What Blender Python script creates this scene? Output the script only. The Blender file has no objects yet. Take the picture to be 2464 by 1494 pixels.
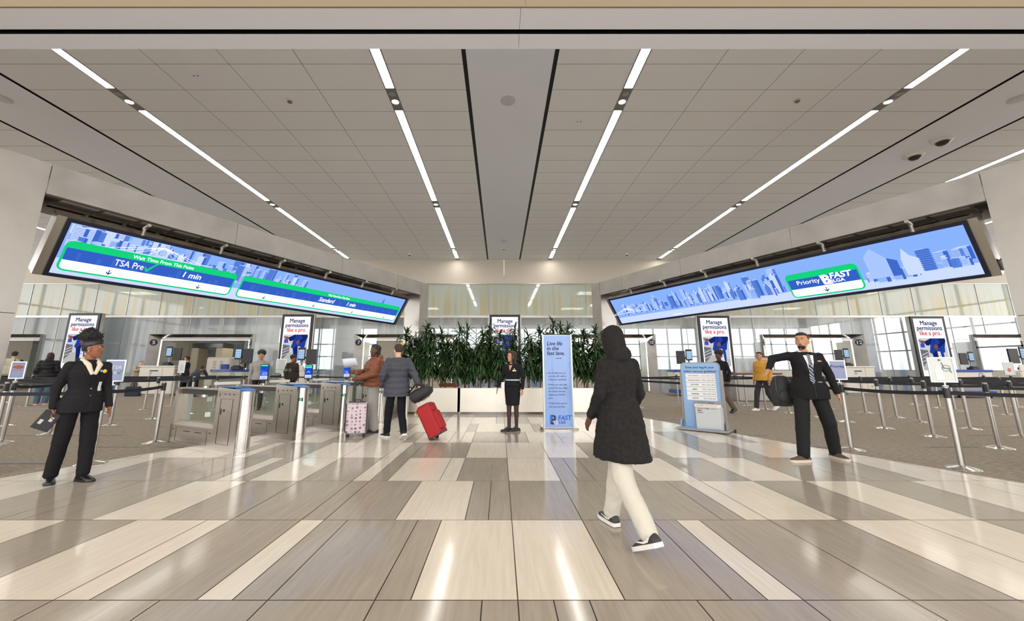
import bpy, bmesh, math, random
from mathutils import Vector, Matrix, Euler
R = math.radians
PI = math.pi
SC = bpy.context.scene
COL = SC.collection

# ------------------------------------------------------------------ camera, exposure, world
FPX = 958.0
cam_d = bpy.data.cameras.new('camera')
cam = bpy.data.objects.new('camera', cam_d); COL.objects.link(cam)
cam_d.sensor_fit = 'HORIZONTAL'; cam_d.sensor_width = 36.0
cam_d.lens = FPX / 2464 * 36.0
cam_d.shift_x = (1232 - 1204) / 2464
cam_d.shift_y = -(747 - 693.4) / 2464
cam_d.clip_end = 200
cam.location = (0, 0, 1.30)
cam.rotation_euler = (PI / 2 + math.atan(.2), 0, 0)
SC.camera = cam
SC.view_settings.view_transform = 'Standard'
SC.view_settings.look = 'None'
SC.view_settings.gamma = 1.0
SC.view_settings.use_curve_mapping = False
SC.view_settings.exposure = 0.0
SC.cycles.use_denoising = True
SC.cycles.max_bounces = 8
SC.cycles.diffuse_bounces = 4
SC.cycles.glossy_bounces = 4
SC.cycles.transparent_max_bounces = 12
SC.cycles.sample_clamp_indirect = 6.0
W = bpy.data.worlds.new('daylight'); SC.world = W; W.use_nodes = True
W.node_tree.nodes['Background'].inputs[0].default_value = (1.0, .97, .94, 1)
W.node_tree.nodes['Background'].inputs[1].default_value = 3.3
LIGHT = 26.0          # ceiling strip emission
H = 7.22              # ceiling height

# ------------------------------------------------------------------ helpers
def lin(c):
    c = c / 255.0
    return c / 12.92 if c <= .04045 else ((c + .055) / 1.055) ** 2.4
def rgb(r, g, b): return (lin(r), lin(g), lin(b), 1.0)

class MB:
    """collects faces; build() links them as one mesh object"""
    def __init__(s): s.v = []; s.f = []; s.m = []
    def add(s, vs, fs, m=0):
        n = len(s.v); s.v += [tuple(v) for v in vs]
        s.f += [tuple(i + n for i in f) for f in fs]; s.m += [m] * len(fs); return s
    def box(s, x0, x1, y0, y1, z0, z1, m=0, T=None):
        vs = [Vector((x, y, z)) for x in (x0, x1) for y in (y0, y1) for z in (z0, z1)]
        if T is not None: vs = [T @ v for v in vs]
        return s.add(vs, [(0, 1, 3, 2), (4, 6, 7, 5), (0, 4, 5, 1), (2, 3, 7, 6), (0, 2, 6, 4), (1, 5, 7, 3)], m)
    def bbox(s, x0, x1, y0, y1, z0, z1, b=.01, m=0, T=None):
        # box with chamfered vertical edges and top edges
        P = lambda o, z: [(x0 + o, y0 + b, z), (x0 + b, y0 + o, z), (x1 - b, y0 + o, z), (x1 - o, y0 + b, z),
                          (x1 - o, y1 - b, z), (x1 - b, y1 - o, z), (x0 + b, y1 - o, z), (x0 + o, y1 - b, z)]
        rings = [P(b * .5, z0), P(0, z0 + b * .5), P(0, z1 - b), P(b * .7, z1)]
        return s.loft(rings, m, T=T)
    def loft(s, rings, m=0, caps=True, T=None, closed=True):
        n = len(rings[0]); vs = [Vector(p) for r in rings for p in r]
        if T is not None: vs = [T @ v for v in vs]
        fs = []
        for i in range(len(rings) - 1):
            for j in range(n if closed else n - 1):
                a, b = i * n + j, i * n + (j + 1) % n
                fs.append((a, b, b + n, a + n))
        if caps:
            fs.append(tuple(range(n - 1, -1, -1))); fs.append(tuple(range((len(rings) - 1) * n, len(rings) * n)))
        return s.add(vs, fs, m)
    def tube(s, pts, r, n=10, m=0, caps=True, flat=1.0):
        pts = [Vector(p) for p in pts]
        rs = r if isinstance(r, (list, tuple)) else [r] * len(pts)
        rings = []; up = None
        for i, p in enumerate(pts):
            d = (pts[min(i + 1, len(pts) - 1)] - pts[max(i - 1, 0)])
            d = d.normalized() if d.length > 1e-9 else Vector((0, 0, 1))
            if up is None:
                up = Vector((0, 1, 0)) if abs(d.y) < .9 else Vector((1, 0, 0))
            a = (up - d * up.dot(d)).normalized(); up = a; b = d.cross(a)
            rings.append([p + a * math.cos(t * 2 * PI / n) * rs[i] * flat + b * math.sin(t * 2 * PI / n) * rs[i] for t in range(n)])
        return s.loft(rings, m, caps)
    def cyl(s, x, y, z0, z1, r, n=20, m=0, r1=None):
        r1 = r if r1 is None else r1
        ring = lambda z, q: [(x + q * math.cos(t * 2 * PI / n), y + q * math.sin(t * 2 * PI / n), z) for t in range(n)]
        return s.loft([ring(z0, r), ring(z1, r1)], m)
    def lathe(s, prof, n=24, m=0, c=(0, 0, 0), caps=True):
        return s.loft([[(c[0] + r * math.cos(t * 2 * PI / n), c[1] + r * math.sin(t * 2 * PI / n), c[2] + z) for t in range(n)] for r, z in prof], m, caps)
    def ell(s, c, r, n=12, k=8, m=0, T=None):
        rings = []
        for i in range(k + 1):
            a = -PI / 2 + PI * (i + (.25 if i == 0 else (-.25 if i == k else 0))) / k
            q = math.cos(a)
            rings.append([(c[0] + r[0] * q * math.cos(t * 2 * PI / n), c[1] + r[1] * q * math.sin(t * 2 * PI / n), c[2] + r[2] * math.sin(a)) for t in range(n)])
        return s.loft(rings, m, T=T)
    def cap(s, p0, p1, r0, r1=None, n=10, m=0, fl=(1, 1)):
        """tapered capsule"""
        r1 = r0 if r1 is None else r1
        p0, p1 = Vector(p0), Vector(p1); d = p1 - p0; L = max(d.length, 1e-6); d = d / L
        q = d.to_track_quat('Z', 'Y').to_matrix()
        rings = []
        for a in (-80, -50, -20): rings.append((math.sin(R(a)) * r0, math.cos(R(a)) * r0))
        for a in (20, 50, 80): rings.append((L + math.sin(R(a)) * r1, math.cos(R(a)) * r1))
        rr = [[p0 + q @ Vector((w * math.cos(t * 2 * PI / n) * fl[0], w * math.sin(t * 2 * PI / n) * fl[1], z)) for t in range(n)] for z, w in rings]
        return s.loft(rr, m)
    def poly(s, pts, m=0): return s.add(pts, [tuple(range(len(pts)))], m)
    def prism(s, pts, y0, y1, m=0, T=None):
        """outline in local XZ extruded along y"""
        return s.loft([[(p[0], y0, p[1]) for p in pts], [(p[0], y1, p[1]) for p in pts]], m, T=T)
    def mesh(s, name, mats, smooth=True, ang=.6):
        me = bpy.data.meshes.new(name); me.from_pydata(s.v, [], s.f)
        for q in (mats if isinstance(mats, (list, tuple)) else [mats]): me.materials.append(q)
        if any(s.m): me.polygons.foreach_set('material_index', s.m)
        bm = bmesh.new(); bm.from_mesh(me); bmesh.ops.recalc_face_normals(bm, faces=bm.faces); bm.to_mesh(me); bm.free()
        if smooth:
            me.shade_smooth(); me.set_sharp_from_angle(angle=ang)
        me.update(); return me
    def build(s, name, mats, parent=None, smooth=True, ang=.6, **kw):
        o = bpy.data.objects.new(name, s.mesh(name, mats, smooth, ang)); COL.objects.link(o)
        if parent is not None: o.parent = parent
        for k, v in kw.items(): o[k] = v
        return o

def link(name, me, parent=None, loc=None):
    o = bpy.data.objects.new(name, me); COL.objects.link(o)
    if parent is not None: o.parent = parent
    if loc is not None: o.location = loc
    return o
def thing(name, label, cat, loc=(0, 0, 0), rz=0.0, group=None, tilt=0.0):
    o = bpy.data.objects.new(name, None); COL.objects.link(o); o.empty_display_size = .1
    o.location = loc; o.rotation_euler = (tilt, 0, rz); o['label'] = label; o['category'] = cat
    if group: o['group'] = group
    return o
def tag(o, label, cat, group=None):
    o['label'] = label; o['category'] = cat
    if group: o['group'] = group
    return o
def copy_tree(o, parent=None):
    c = o.copy(); COL.objects.link(c); c.parent = parent
    for ch in [q for q in o.children]: copy_tree(ch, c)
    return c
def dup(o, loc, rz=None, label=None, group=None):
    c = copy_tree(o); c.location = loc
    if rz is not None: c.rotation_euler.z = rz
    if label: c['label'] = label
    if group: c['group'] = group
    return c
def struct(o): o['kind'] = 'structure'; return o

def mat(name, col, rough=.5, metal=0.0, emis=None, es=1.0, spec=.5, bump=0, bscale=50, coat=0, noise=None, alpha=None):
    m = bpy.data.materials.new(name); m.use_nodes = True; nt = m.node_tree; b = nt.nodes['Principled BSDF']
    b.inputs['Base Color'].default_value = col; b.inputs['Roughness'].default_value = rough
    b.inputs['Metallic'].default_value = metal; b.inputs['Specular IOR Level'].default_value = spec
    if coat: b.inputs['Coat Weight'].default_value = coat; b.inputs['Coat Roughness'].default_value = .05
    if emis is not None:
        b.inputs['Emission Color'].default_value = emis; b.inputs['Emission Strength'].default_value = es
    if bump or noise:
        tc = nt.nodes.new('ShaderNodeTexCoord'); n = nt.nodes.new('ShaderNodeTexNoise')
        n.inputs['Scale'].default_value = bscale; n.inputs['Detail'].default_value = 4
        nt.links.new(tc.outputs['Object'], n.inputs['Vector'])
        if bump:
            bp = nt.nodes.new('ShaderNodeBump'); bp.inputs['Strength'].default_value = bump; bp.inputs['Distance'].default_value = .01
            nt.links.new(n.outputs['Fac'], bp.inputs['Height']); nt.links.new(bp.outputs['Normal'], b.inputs['Normal'])
        if noise:
            mx = nt.nodes.new('ShaderNodeMix'); mx.data_type = 'RGBA'
            mx.inputs[6].default_value = col; mx.inputs[7].default_value = noise
            cr = nt.nodes.new('ShaderNodeValToRGB'); cr.color_ramp.elements[0].position = .4; cr.color_ramp.elements[1].position = .6
            nt.links.new(n.outputs['Fac'], cr.inputs['Fac']); nt.links.new(cr.outputs['Color'], mx.inputs[0])
            nt.links.new(mx.outputs[2], b.inputs['Base Color'])
    return m
def emit(name, col, s):
    m = bpy.data.materials.new(name); m.use_nodes = True; nt = m.node_tree
    for n in list(nt.nodes):
        if n.type == 'BSDF_PRINCIPLED': nt.nodes.remove(n)
    e = nt.nodes.new('ShaderNodeEmission'); e.inputs[0].default_value = col; e.inputs[1].default_value = s
    nt.links.new(e.outputs[0], nt.nodes['Material Output'].inputs[0]); return m

def N(nt, t, **kw):
    n = nt.nodes.new(t)
    for k, v in kw.items():
        if k in ('op', 'operation'): n.operation = v
        else: setattr(n, k, v)
    return n
def math_n(nt, op, a, b=None, c=None):
    n = nt.nodes.new('ShaderNodeMath'); n.operation = op
    for i, q in enumerate((a, b, c)):
        if q is None: continue
        if isinstance(q, (int, float)): n.inputs[i].default_value = q
        else: nt.links.new(q, n.inputs[i])
    return n.outputs[0]
def mixc(nt, f, a, b):
    n = nt.nodes.new('ShaderNodeMix'); n.data_type = 'RGBA'
    for i, q in ((0, f), (6, a), (7, b)):
        if isinstance(q, (int, float, tuple)): n.inputs[i].default_value = q
        else: nt.links.new(q, n.inputs[i])
    return n.outputs[2]

# ------------------------------------------------------------------ materials
def stone(name, c1, c2):
    m = mat(name, c1, rough=.14, spec=.26); nt = m.node_tree; b = nt.nodes['Principled BSDF']
    tc = N(nt, 'ShaderNodeTexCoord'); mp = N(nt, 'ShaderNodeMapping'); mp.inputs['Scale'].default_value = (30, 2.0, 1)
    mp.inputs['Rotation'].default_value = (0, 0, .12)
    nt.links.new(tc.outputs['Object'], mp.inputs['Vector'])
    n = N(nt, 'ShaderNodeTexNoise'); n.inputs['Scale'].default_value = 1.0; n.inputs['Detail'].default_value = 6; n.inputs['Distortion'].default_value = .6
    nt.links.new(mp.outputs[0], n.inputs['Vector'])
    n2 = N(nt, 'ShaderNodeTexNoise'); n2.inputs['Scale'].default_value = .8; n2.inputs['Detail'].default_value = 3
    nt.links.new(tc.outputs['Object'], n2.inputs['Vector'])
    f = math_n(nt, 'MULTIPLY_ADD', n.outputs['Fac'], 1.2, math_n(nt, 'MULTIPLY_ADD', n2.outputs['Fac'], .6, -.4))
    cl = N(nt, 'ShaderNodeClamp'); nt.links.new(f, cl.inputs[0])
    nt.links.new(mixc(nt, cl.outputs[0], c1, c2), b.inputs['Base Color'])
    rr = math_n(nt, 'MULTIPLY_ADD', n2.outputs['Fac'], .10, .07); nt.links.new(rr, b.inputs['Roughness'])
    return m
M = {}
M['stone_light'] = stone('pale_cream_stone', rgb(214, 204, 188), rgb(236, 228, 213))
M['stone_gray'] = stone('warm_grey_stone', rgb(156, 147, 135), rgb(180, 171, 158))
M['grout'] = mat('grout', rgb(70, 58, 48), .7)
def steel(name, c, r=.3, sc=(1, 1, 30), var=.16, blotch=0.0):
    m = mat(name, c, rough=r, metal=1.0); nt = m.node_tree; b = nt.nodes['Principled BSDF']
    tc = N(nt, 'ShaderNodeTexCoord'); mp = N(nt, 'ShaderNodeMapping'); mp.inputs['Scale'].default_value = sc
    nt.links.new(tc.outputs['Object'], mp.inputs['Vector'])
    n = N(nt, 'ShaderNodeTexNoise'); n.inputs['Scale'].default_value = 2.2; n.inputs['Detail'].default_value = 5
    nt.links.new(mp.outputs[0], n.inputs['Vector'])
    nt.links.new(math_n(nt, 'MULTIPLY_ADD', n.outputs['Fac'], var * 2, r - var), b.inputs['Roughness'])
    if blotch:
        k = tuple(max(0, q * (1 - blotch)) for q in c[:3]) + (1,)
        nt.links.new(mixc(nt, n.outputs['Fac'], k, c), b.inputs['Base Color'])
    return m
M['steel'] = steel('brushed_steel', (.48, .46, .43, 1), .30, (1, 1, .3), .05)
M['steel_panel'] = steel('swirled_sheen_steel', (.46, .44, .41, 1), .36, (.9, .9, .9), .16, .38)  # blotches in the base colour stand in for a brushed sheen
M['steel_dark'] = steel('dark_steel', (.20, .185, .17, 1), .16, (1, 1, 1), .06)
M['steel_gate'] = steel('satin_gate_steel', (.47, .43, .385, 1), .36, (.5, .5, 6), .1)
M['chrome'] = steel('polished_tube', (.62, .60, .57, 1), .16, (1, 1, 1), .05)
M['planter'] = steel('planter_steel', (.74, .70, .62, 1), .36, (1.5, 1, 1.5), .12, .12)
M['black'] = mat('black_plastic', (.012, .012, .014, 1), .4)
M['belt'] = mat('black_webbing', (.010, .010, .013, 1), .75, bump=.3, bscale=400)
M['belt_navy'] = mat('navy_webbing', (.012, .016, .035, 1), .7)
M['white'] = mat('white_laminate', rgb(226, 220, 208), .4)
M['white_gloss'] = mat('white_plastic', rgb(235, 235, 232), .3)
M['grey'] = mat('grey_plastic', rgb(150, 150, 148), .45)
M['blue_lam'] = mat('blue_laminate', rgb(45, 120, 200), .3)
M['blue_trim'] = mat('blue_rubber', rgb(25, 70, 170), .4)
M['ceil_tile'] = mat('ceiling_tile', rgb(232, 233, 234), .75, spec=.3)
M['ceil_flat'] = mat('ceiling_smooth', rgb(230, 233, 240), .6, spec=.3)
M['plaster'] = mat('painted_plaster', rgb(205, 198, 184), .7, spec=.3)
M['plaster_warm'] = mat('painted_soffit', rgb(215, 205, 190), .7, spec=.3)
M['slot'] = mat('dark_reveal', (.008, .008, .008, 1), .5)
M['strip'] = emit('light_diffuser', (1.0, .95, .88, 1), LIGHT)
M['down'] = emit('downlight_lens', (1.0, .95, .86, 1), 8)
M['led'] = emit('led_line', (1.0, .90, .90, 1), 5.0)
M['fixture'] = mat('fixture_grey', rgb(120, 118, 116), .5)
M['glass'] = None

def glass_clear():
    m = bpy.data.materials.new('clear_glass'); m.use_nodes = True; nt = m.node_tree
    nt.nodes.remove(nt.nodes['Principled BSDF'])
    t = N(nt, 'ShaderNodeBsdfTransparent'); t.inputs[0].default_value = (.90, .95, .93, 1)
    g = N(nt, 'ShaderNodeBsdfGlossy'); g.inputs['Roughness'].default_value = .02
    fr = N(nt, 'ShaderNodeFresnel'); fr.inputs[0].default_value = 1.5
    ge = N(nt, 'ShaderNodeNewGeometry')
    mx = N(nt, 'ShaderNodeMixShader'); nt.links.new(math_n(nt, 'MULTIPLY', fr.outputs[0], math_n(nt, 'SUBTRACT', 1.0, ge.outputs['Backfacing'])), mx.inputs[0])
    nt.links.new(t.outputs[0], mx.inputs[1]); nt.links.new(g.outputs[0], mx.inputs[2])
    nt.links.new(mx.outputs[0], nt.nodes['Material Output'].inputs[0]); return m
M['glass'] = glass_clear()

def frit_glass(name, upper):
    """printed partition glass: vertical colour streaks, partly see-through, mirror-like face"""
    m = bpy.data.materials.new(name); m.use_nodes = True; nt = m.node_tree
    nt.nodes.remove(nt.nodes['Principled BSDF'])
    tc = N(nt, 'ShaderNodeTexCoord'); sx = N(nt, 'ShaderNodeSeparateXYZ'); nt.links.new(tc.outputs['Object'], sx.inputs[0])
    def streak(sc, zs, seed, lo, hi):
        cb = N(nt, 'ShaderNodeCombineXYZ')
        nt.links.new(math_n(nt, 'MULTIPLY', sx.outputs['X'], sc), cb.inputs[0]); nt.links.new(math_n(nt, 'MULTIPLY', sx.outputs['Z'], zs), cb.inputs[2])
        cb.inputs[1].default_value = seed
        n = N(nt, 'ShaderNodeTexNoise'); n.inputs['Scale'].default_value = 1; n.inputs['Detail'].default_value = .5
        nt.links.new(cb.outputs[0], n.inputs['Vector'])
        mr = N(nt, 'ShaderNodeMapRange'); mr.interpolation_type = 'SMOOTHSTEP'
        mr.inputs['From Min'].default_value = lo; mr.inputs['From Max'].default_value = hi
        nt.links.new(n.outputs['Fac'], mr.inputs['Value']); return mr.outputs[0]
    d = N(nt, 'ShaderNodeBsdfDiffuse'); t = N(nt, 'ShaderNodeBsdfTransparent'); g = N(nt, 'ShaderNodeBsdfGlossy')
    tl = N(nt, 'ShaderNodeBsdfTranslucent')
    if upper:
        y = streak(4.5, .03, 3.0, .48, .58)
        # the yellow bars start at varied heights above the rail
        cb = N(nt, 'ShaderNodeCombineXYZ'); nt.links.new(math_n(nt, 'MULTIPLY', sx.outputs['X'], 1.7), cb.inputs[0])
        n = N(nt, 'ShaderNodeTexNoise'); n.inputs['Scale'].default_value = 1; nt.links.new(cb.outputs[0], n.inputs['Vector'])
        top = math_n(nt, 'MULTIPLY_ADD', n.outputs['Fac'], 2.2, 4.1)
        msk = N(nt, 'ShaderNodeMapRange'); msk.inputs['From Min'].default_value = -.5; msk.inputs['From Max'].default_value = .35
        nt.links.new(math_n(nt, 'SUBTRACT', top, sx.outputs['Z']), msk.inputs['Value'])
        yf = math_n(nt, 'MULTIPLY', y, msk.outputs[0])
        col = mixc(nt, math_n(nt, 'MULTIPLY', yf, .6), rgb(216, 222, 214), rgb(224, 204, 150))
        nt.links.new(col, d.inputs[0]); nt.links.new(col, tl.inputs[0])
        base = N(nt, 'ShaderNodeMixShader'); base.inputs[0].default_value = .45
        nt.links.new(d.outputs[0], base.inputs[1]); nt.links.new(tl.outputs[0], base.inputs[2])
        see = N(nt, 'ShaderNodeMixShader'); see.inputs[0].default_value = .15; t.inputs[0].default_value = (.8, .85, .8, 1)
        nt.links.new(base.outputs[0], see.inputs[1]); nt.links.new(t.outputs[0], see.inputs[2])
        g.inputs['Roughness'].default_value = .04; ior = 1.9
    else:
        s1 = streak(2.6, .05, 9.0, .42, .62)
        low = N(nt, 'ShaderNodeMapRange'); low.inputs['From Min'].default_value = 2.6; low.inputs['From Max'].default_value = .4
        nt.links.new(sx.outputs['Z'], low.inputs['Value'])
        s2 = streak(1.9, .08, 21.0, .40, .64)
        col = mixc(nt, math_n(nt, 'MULTIPLY', s2, math_n(nt, 'MULTIPLY_ADD', low.outputs[0], .8, .1)), rgb(222, 222, 220), rgb(84, 134, 206))
        nt.links.new(col, d.inputs[0]); nt.links.new(col, tl.inputs[0])
        base = N(nt, 'ShaderNodeMixShader'); base.inputs[0].default_value = .35
        nt.links.new(d.outputs[0], base.inputs[1]); nt.links.new(tl.outputs[0], base.inputs[2])
        t.inputs[0].default_value = (.88, .93, .97, 1)
        see = N(nt, 'ShaderNodeMixShader')
        f = math_n(nt, 'SUBTRACT', .80, math_n(nt, 'ADD', math_n(nt, 'MULTIPLY', s1, .16), math_n(nt, 'MULTIPLY', low.outputs[0], .14)))
        nt.links.new(f, see.inputs[0]); nt.links.new(base.outputs[0], see.inputs[1]); nt.links.new(t.outputs[0], see.inputs[2])
        g.inputs['Roughness'].default_value = .05; ior = 1.7
    fr = N(nt, 'ShaderNodeFresnel'); fr.inputs[0].default_value = ior
    ge = N(nt, 'ShaderNodeNewGeometry')
    mx = N(nt, 'ShaderNodeMixShader'); nt.links.new(math_n(nt, 'MULTIPLY', fr.outputs[0], math_n(nt, 'SUBTRACT', 1.0, ge.outputs['Backfacing'])), mx.inputs[0])
    nt.links.new(see.outputs[0], mx.inputs[1]); nt.links.new(g.outputs[0], mx.inputs[2])
    nt.links.new(mx.outputs[0], nt.nodes['Material Output'].inputs[0]); return m
M['frit_up'] = frit_glass('amber_streaked_glass', True)
M['frit_lo'] = frit_glass('blue_streaked_glass', False)

def carpet_mat():
    m = mat('grey_brown_carpet', rgb(120, 108, 94), rough=.95, spec=.1); nt = m.node_tree; b = nt.nodes['Principled BSDF']
    tc = N(nt, 'ShaderNodeTexCoord'); sx = N(nt, 'ShaderNodeSeparateXYZ'); nt.links.new(tc.outputs['Object'], sx.inputs[0])
    mp = N(nt, 'ShaderNodeMapping'); mp.inputs['Scale'].default_value = (9, 42, 1); nt.links.new(tc.outputs['Object'], mp.inputs[0])
    n1 = N(nt, 'ShaderNodeTexNoise'); n1.inputs['Scale'].default_value = 1; n1.inputs['Detail'].default_value = 7; n1.inputs['Roughness'].default_value = .75
    nt.links.new(mp.outputs[0], n1.inputs['Vector'])
    n2 = N(nt, 'ShaderNodeTexNoise'); n2.inputs['Scale'].default_value = 130; n2.inputs['Detail'].default_value = 2; nt.links.new(tc.outputs['Object'], n2.inputs['Vector'])
    f = math_n(nt, 'MULTIPLY_ADD', n1.outputs['Fac'], 2.4, math_n(nt, 'MULTIPLY_ADD', n2.outputs['Fac'], .9, -1.15))
    cl = N(nt, 'ShaderNodeClamp'); nt.links.new(f, cl.inputs[0])
    c = mixc(nt, cl.outputs[0], rgb(106, 98, 88), rgb(182, 170, 154))
    # thin blue inlaid dashes running across the hall
    fy = math_n(nt, 'FRACT', math_n(nt, 'MULTIPLY', sx.outputs['Y'], .86))
    line = math_n(nt, 'LESS_THAN', fy, .045)
    cb = N(nt, 'ShaderNodeCombineXYZ'); nt.links.new(math_n(nt, 'MULTIPLY', sx.outputs['X'], .33), cb.inputs[0])
    nt.links.new(math_n(nt, 'FLOOR', math_n(nt, 'MULTIPLY', sx.outputs['Y'], .86)), cb.inputs[1])
    n3 = N(nt, 'ShaderNodeTexNoise'); n3.inputs['Scale'].default_value = 1.7; n3.inputs['Detail'].default_value = 0; nt.links.new(cb.outputs[0], n3.inputs['Vector'])
    on = math_n(nt, 'GREATER_THAN', n3.outputs['Fac'], .50)
    c = mixc(nt, math_n(nt, 'MULTIPLY', math_n(nt, 'MULTIPLY', line, on), .8), c, rgb(72, 98, 128))
    # pale lines of the tile grid
    gx = math_n(nt, 'LESS_THAN', math_n(nt, 'FRACT', math_n(nt, 'MULTIPLY_ADD', sx.outputs['X'], .82, math_n(nt, 'MULTIPLY', sx.outputs['Y'], .0))), .02)
    c = mixc(nt, math_n(nt, 'MULTIPLY', gx, .35), c, rgb(178, 160, 138))
    nt.links.new(c, b.inputs['Base Color'])
    bp = N(nt, 'ShaderNodeBump'); bp.inputs['Strength'].default_value = .5; bp.inputs['Distance'].default_value = .006
    nt.links.new(n2.outputs['Fac'], bp.inputs['Height']); nt.links.new(bp.outputs[0], b.inputs['Normal'])
    return m
M['carpet'] = carpet_mat()

# ------------------------------------------------------------------ lettering (built as thin meshes)
def text_mesh(txt, size, m, bold=0.0, align='CENTER', shear=0.0, sx=1.0, ext=.001, space=1.0):
    """returns a mesh in local XZ, reading along +X, facing -Y, baseline z=0"""
    cu = bpy.data.curves.new('t', 'FONT'); cu.body = txt; cu.size = size; cu.align_x = align
    cu.shear = shear; cu.extrude = ext; cu.space_character = space; cu.resolution_u = 3
    ob = bpy.data.objects.new('t', cu); COL.objects.link(ob)
    dg = bpy.context.evaluated_depsgraph_get(); me = bpy.data.meshes.new_from_object(ob.evaluated_get(dg))
    bpy.data.objects.remove(ob); bpy.data.curves.remove(cu)
    me.transform(Matrix.Diagonal((sx, 1, 1, 1))); me.transform(Matrix.Rotation(PI / 2, 4, 'X'))
    if bold:
        b = bold * size; bm = bmesh.new(); src = me
        for i, (dx, dz) in enumerate(((-b, 0), (b, 0), (0, b), (0, -b))):
            n0 = len(bm.verts); bm.from_mesh(src); bm.verts.ensure_lookup_table()
            for v in bm.verts[n0:]: v.co.x += dx; v.co.z += dz; v.co.y += -.00008 * i
        bm.to_mesh(me); bm.free()
    me.materials.clear(); me.materials.append(m); return me
def text(txt, size, m, parent, x, z, y=-.001, name='lettering', **kw):
    o = link(name, text_mesh(txt, size, m, **kw), parent, (x, y, z)); return o
def text_into(mb, txt, size, mi, x, z, y=-.001, **kw):
    me = text_mesh(txt, size, M['black'], **kw)
    mb.add([(v.co.x + x, v.co.y + y, v.co.z + z) for v in me.vertices], [tuple(p.vertices) for p in me.polygons], mi)
    bpy.data.meshes.remove(me)
# ================================================================== SETTING
# ---- floor: 2 ft stone slabs in staggered widths, one structure mesh
U = .204; X0 = .0996; RH = 1.222; Y1 = 2.577
def row_y(i): return Y1 + RH * (i - 1)
G, Wt = 0, 1
rows = {
 0: '-13g-10g-7g-4g-1g0g1g2g5g8g11g14',
 1: '-22w-19g-16w-13w-12g-9w-8g-7g-4g-3w0w3g6g7w8g11g14w17w20g23',
 2: '-28w-25g-22g-21g-18w-15g-12g-9g-8g-5w-2g-1g0g3g6g9g10w11w14g17w20g23w26',
 3: '-27w-25g-24g-21g-18g-17w-16g-15w-12g-9w-8g-7w-4w-3g0w3g4g5g8w11g14w17g20g21g24w27w30',
 4: '-27w-24w-21g-20w-19g-18g-15w-12w-9w-8g-7g-6g-3w0w3w6g9g12w15g16g19w22w25',
 5: '-25w-22g-19w-16g-13w-12w-9g-8w-5w-4w-3g0g1g2w5w8w11g12w15g18w21g22w25',
 6: '-21w-18g-16w-13w-12w-11g-10w-7w-4g-3w0g1w3g4w7w10w13g14w17w20',
 7: '-18w-15g-14w-11w-8g-7w-4w-1g0g1g3w6w7w10g13w16w19',
}
import re
random.seed(11)
def parse(s):
    t = re.findall(r'(-?\d+)([gw]?)', s); return [(int(a), b) for a, b in t]
fl = MB(); gw = .0035
fl.box(-32, 32, -9, 22, -.12, -.004, 2)
for i in range(-8, 16):
    y0, y1 = row_y(i), row_y(i + 1)
    ks = parse(rows[i]) if i in rows else []
    cells = []
    if ks:
        for (a, c), (b, _) in zip(ks[:-1], ks[1:]): cells.append((a, b, c))
        lo, hi = ks[0][0], ks[-1][0]
    else: lo = hi = random.choice([-1, 0, 1])
    k = lo
    while k > -48:
        w = random.choice([3, 3, 3, 1, 2]); cells.append((k - w, k, random.choice('gw') if i > 0 else 'g')); k -= w
    k = hi
    while k < 48:
        w = random.choice([3, 3, 3, 1, 2]); cells.append((k, k + w, random.choice('gw') if i > 0 else 'g')); k += w
    for a, b, c in cells:
        xa, xb = X0 + a * U + gw, X0 + b * U - gw
        fl.add([(xa, y0 + gw, 0), (xb, y0 + gw, 0), (xb, y1 - gw, 0), (xa, y1 - gw, 0)], [(0, 1, 2, 3)], 1 if c == 'w' else 0)
struct(fl.build('floor', [M['stone_gray'], M['stone_light'], M['grout']], smooth=False))

# ---- carpet beyond the slanted tile edge
lx = lambda y: -6.06 - .40 * (5.05 - y)
rx = lambda y: 6.03 + .362 * (4.89 - y)
cp_ = MB(); Ye = 12.9; z = .008
def slab(mb, pts, z0, z1, m=0):
    mb.loft([[(x, y, z0) for x, y in pts], [(x, y, z1) for x, y in pts]], m)
slab(cp_, [(-32, -9), (lx(-9), -9), (lx(Ye), Ye), (-32, Ye)], -.003, z)
slab(cp_, [(rx(-9), -9), (32, -9), (32, Ye), (rx(Ye), Ye)], -.003, z)
slab(cp_, [(-32, Ye), (32, Ye), (32, 40), (-32, 40)], -.003, z)
struct(cp_.build('floor_carpet', M['carpet'], smooth=False))

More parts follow.
